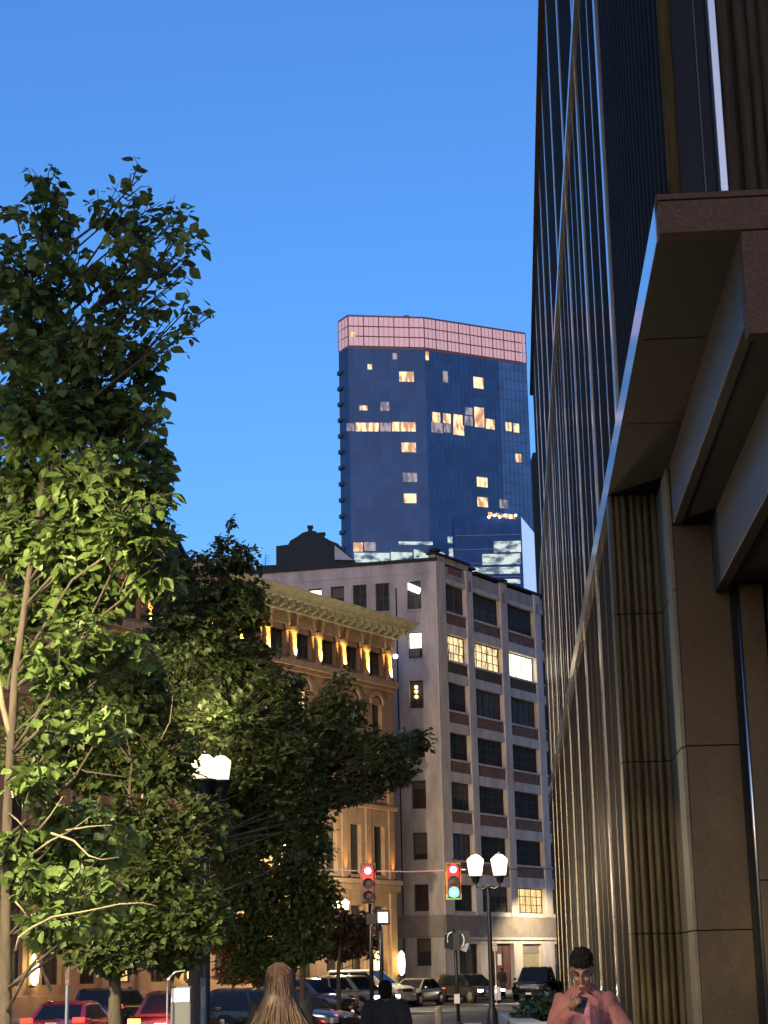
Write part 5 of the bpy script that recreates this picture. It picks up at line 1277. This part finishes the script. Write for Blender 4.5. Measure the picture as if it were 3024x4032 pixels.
# big dark street tree behind it
tree(31, [(775, 4020), (772, 3700), (780, 3400), (800, 3100), (830, 2850), (870, 2600), (890, 2400), (900, 2200)],
     [(905, 2060, 22, 35, .8), (850, 2120, 25, 40, .4), (900, 2150, 70, 45, .7), (820, 2200, 90, 40, .7), (960, 2190, 80, 50, .8), (900, 2240, 150, 40, 1.0), (700, 2260, 100, 100, 1.3), (870, 2380, 200, 130, 2.0), (1010, 2350, 60, 90, 1.2), (700, 2480, 180, 170, 1.8), (990, 2450, 90, 60, .8),
      (900, 2620, 240, 150, 2.0), (1070, 2690, 110, 50, 1.4), (1110, 2750, 120, 130, 2.2), (700, 2760, 260, 190, 2.4), (950, 2850, 260, 160, 2.4), (1340, 2720, 60, 90, 1.3), (1310, 2840, 120, 80, 1.8), (1430, 2790, 40, 80, .8),
      (1170, 2980, 160, 110, 2.2), (1330, 2960, 130, 100, 2.0), (1450, 2930, 110, 60, 1.8), (1560, 2960, 110, 90, 1.8), (1660, 2910, 80, 45, 1.8), (1600, 3040, 70, 50, 1.2), (1450, 3080, 130, 70, 1.8), (1300, 3110, 150, 70, 1.4), (1180, 3180, 120, 80, 1.2), (1050, 3060, 160, 120, 1.7), (1180, 3130, 150, 100, 1.8), (1000, 3190, 220, 110, 1.6), (1250, 3330, 80, 90, 1.4), (620, 2850, 200, 200, 1.8), (850, 3080, 230, 100, 1.0), (1250, 3230, 90, 70, 1.0)],
     'large dense dark street tree in front of the ornate building', M_leafB, leaf=.105, small=True, seed=11, trunk_r=.17, depth=1.5, droop=.5, big=0, per=9, DM=7, ls=1.06)
# lower tree left of it
tree(24, [(455, 4020), (450, 3800), (470, 3500), (500, 3250), (520, 3000)],
     [(420, 3000, 230, 150, 1.5), (640, 3000, 170, 150, 1.6), (300, 2800, 200, 160, 1.8), (520, 2750, 180, 170, 2.0), (150, 2950, 150, 200, 1.6), (130, 3400, 200, 160, 1.2), (550, 3250, 220, 120, 1.4), (400, 3450, 260, 120, 1.6), (650, 3450, 180, 120, 1.7), (300, 3650, 240, 90, 1.8), (560, 3640, 220, 100, 2.0), (420, 3760, 170, 70, 1.6), (780, 3600, 130, 130, 1.3), (700, 3760, 130, 60, 1.4), (790, 3250, 130, 130, 1.1)],
     'mid sized dark tree over the braking car', M_leafB, leaf=.115, small=True, seed=23, trunk_r=.11, depth=1.2, droop=.5, big=0, per=9, DM=9.5, ls=1.1)
# lit low tree around the second lamp
tree(46, [(1195, 4000), (1190, 3800), (1180, 3600), (1150, 3400), (1120, 3250)],
     [(1050, 3300, 160, 90, 1.0), (1200, 3330, 110, 80, .8), (900, 3350, 170, 110, 1.0), (1150, 3450, 150, 100, 1.4), (950, 3500, 190, 110, 1.6), (1250, 3520, 110, 90, 1.6), (1120, 3620, 190, 80, 1.6), (900, 3680, 160, 100, 1.6), (1050, 3760, 160, 80, 1.7), (1200, 3720, 120, 70, 1.3), (950, 3820, 130, 60, 1.3)],
     'smaller tree with lamplit leaves around the lantern lamp post', M_leafB, leaf=.14, small=True, seed=31, trunk_r=.10, depth=1.6, droop=.5, big=0, per=9, DM=9, ls=1.08)
# low plum coloured tree before the orange wall
tree(68, [(1335, 3960), (1332, 3820), (1340, 3700), (1350, 3620)],
     [(1300, 3600, 70, 50, 1.8), (1370, 3660, 80, 70, 2.2), (1440, 3640, 50, 60, 2.0), (1280, 3690, 80, 50, 1.7), (1420, 3720, 80, 50, 1.7), (1340, 3750, 110, 35, 1.2), (1480, 3760, 30, 20, .8)],
     'low plum leaved tree before the orange wall beside the pedestrian signal', M_leafC, leaf=.16, small=True, seed=41, trunk_r=.12, depth=1.5, droop=.4, big=0, per=8)
# shrub in its stone planter behind the man in pink
def planter():
    a = atY(2045, 4026, 14.5); b = atY(2230, 4026, 14.5)
    r = empty('stone_planter', ((a.x + b.x) / 2, 15.2, .1), 'pale stone planter ledge left of the man in pink', 'planter')
    m = MB(); m.box(a.x, b.x + .5, 14.5, 14.7, .1, a.z); m.build('front_wall', M_stone, r, bevel=.015)
    m = MB(); m.box(a.x, a.x + .2, 14.705, 17.5, .0, a.z); m.build('side_wall', M_stone, r, bevel=.015)
    m = MB(); m.box(a.x + .21, b.x + .5, 14.71, 17.5, .0, a.z - .12); m.build('soil', M_bark, r)
planter()
tree(16, [(2110, 4150), (2110, 4080)], [(2060, 4010, 50, 35, 3), (2110, 3975, 60, 45, 3), (2170, 3950, 60, 50, 3), (2140, 4020, 90, 50, 3), (2220, 3990, 60, 70, 3)],
     'small dark green shrub growing behind the planter ledge', M_shrub, leaf=.05, small=True, seed=51, trunk_r=.03, depth=.8, droop=.2, big=0, per=9, cat='shrub')
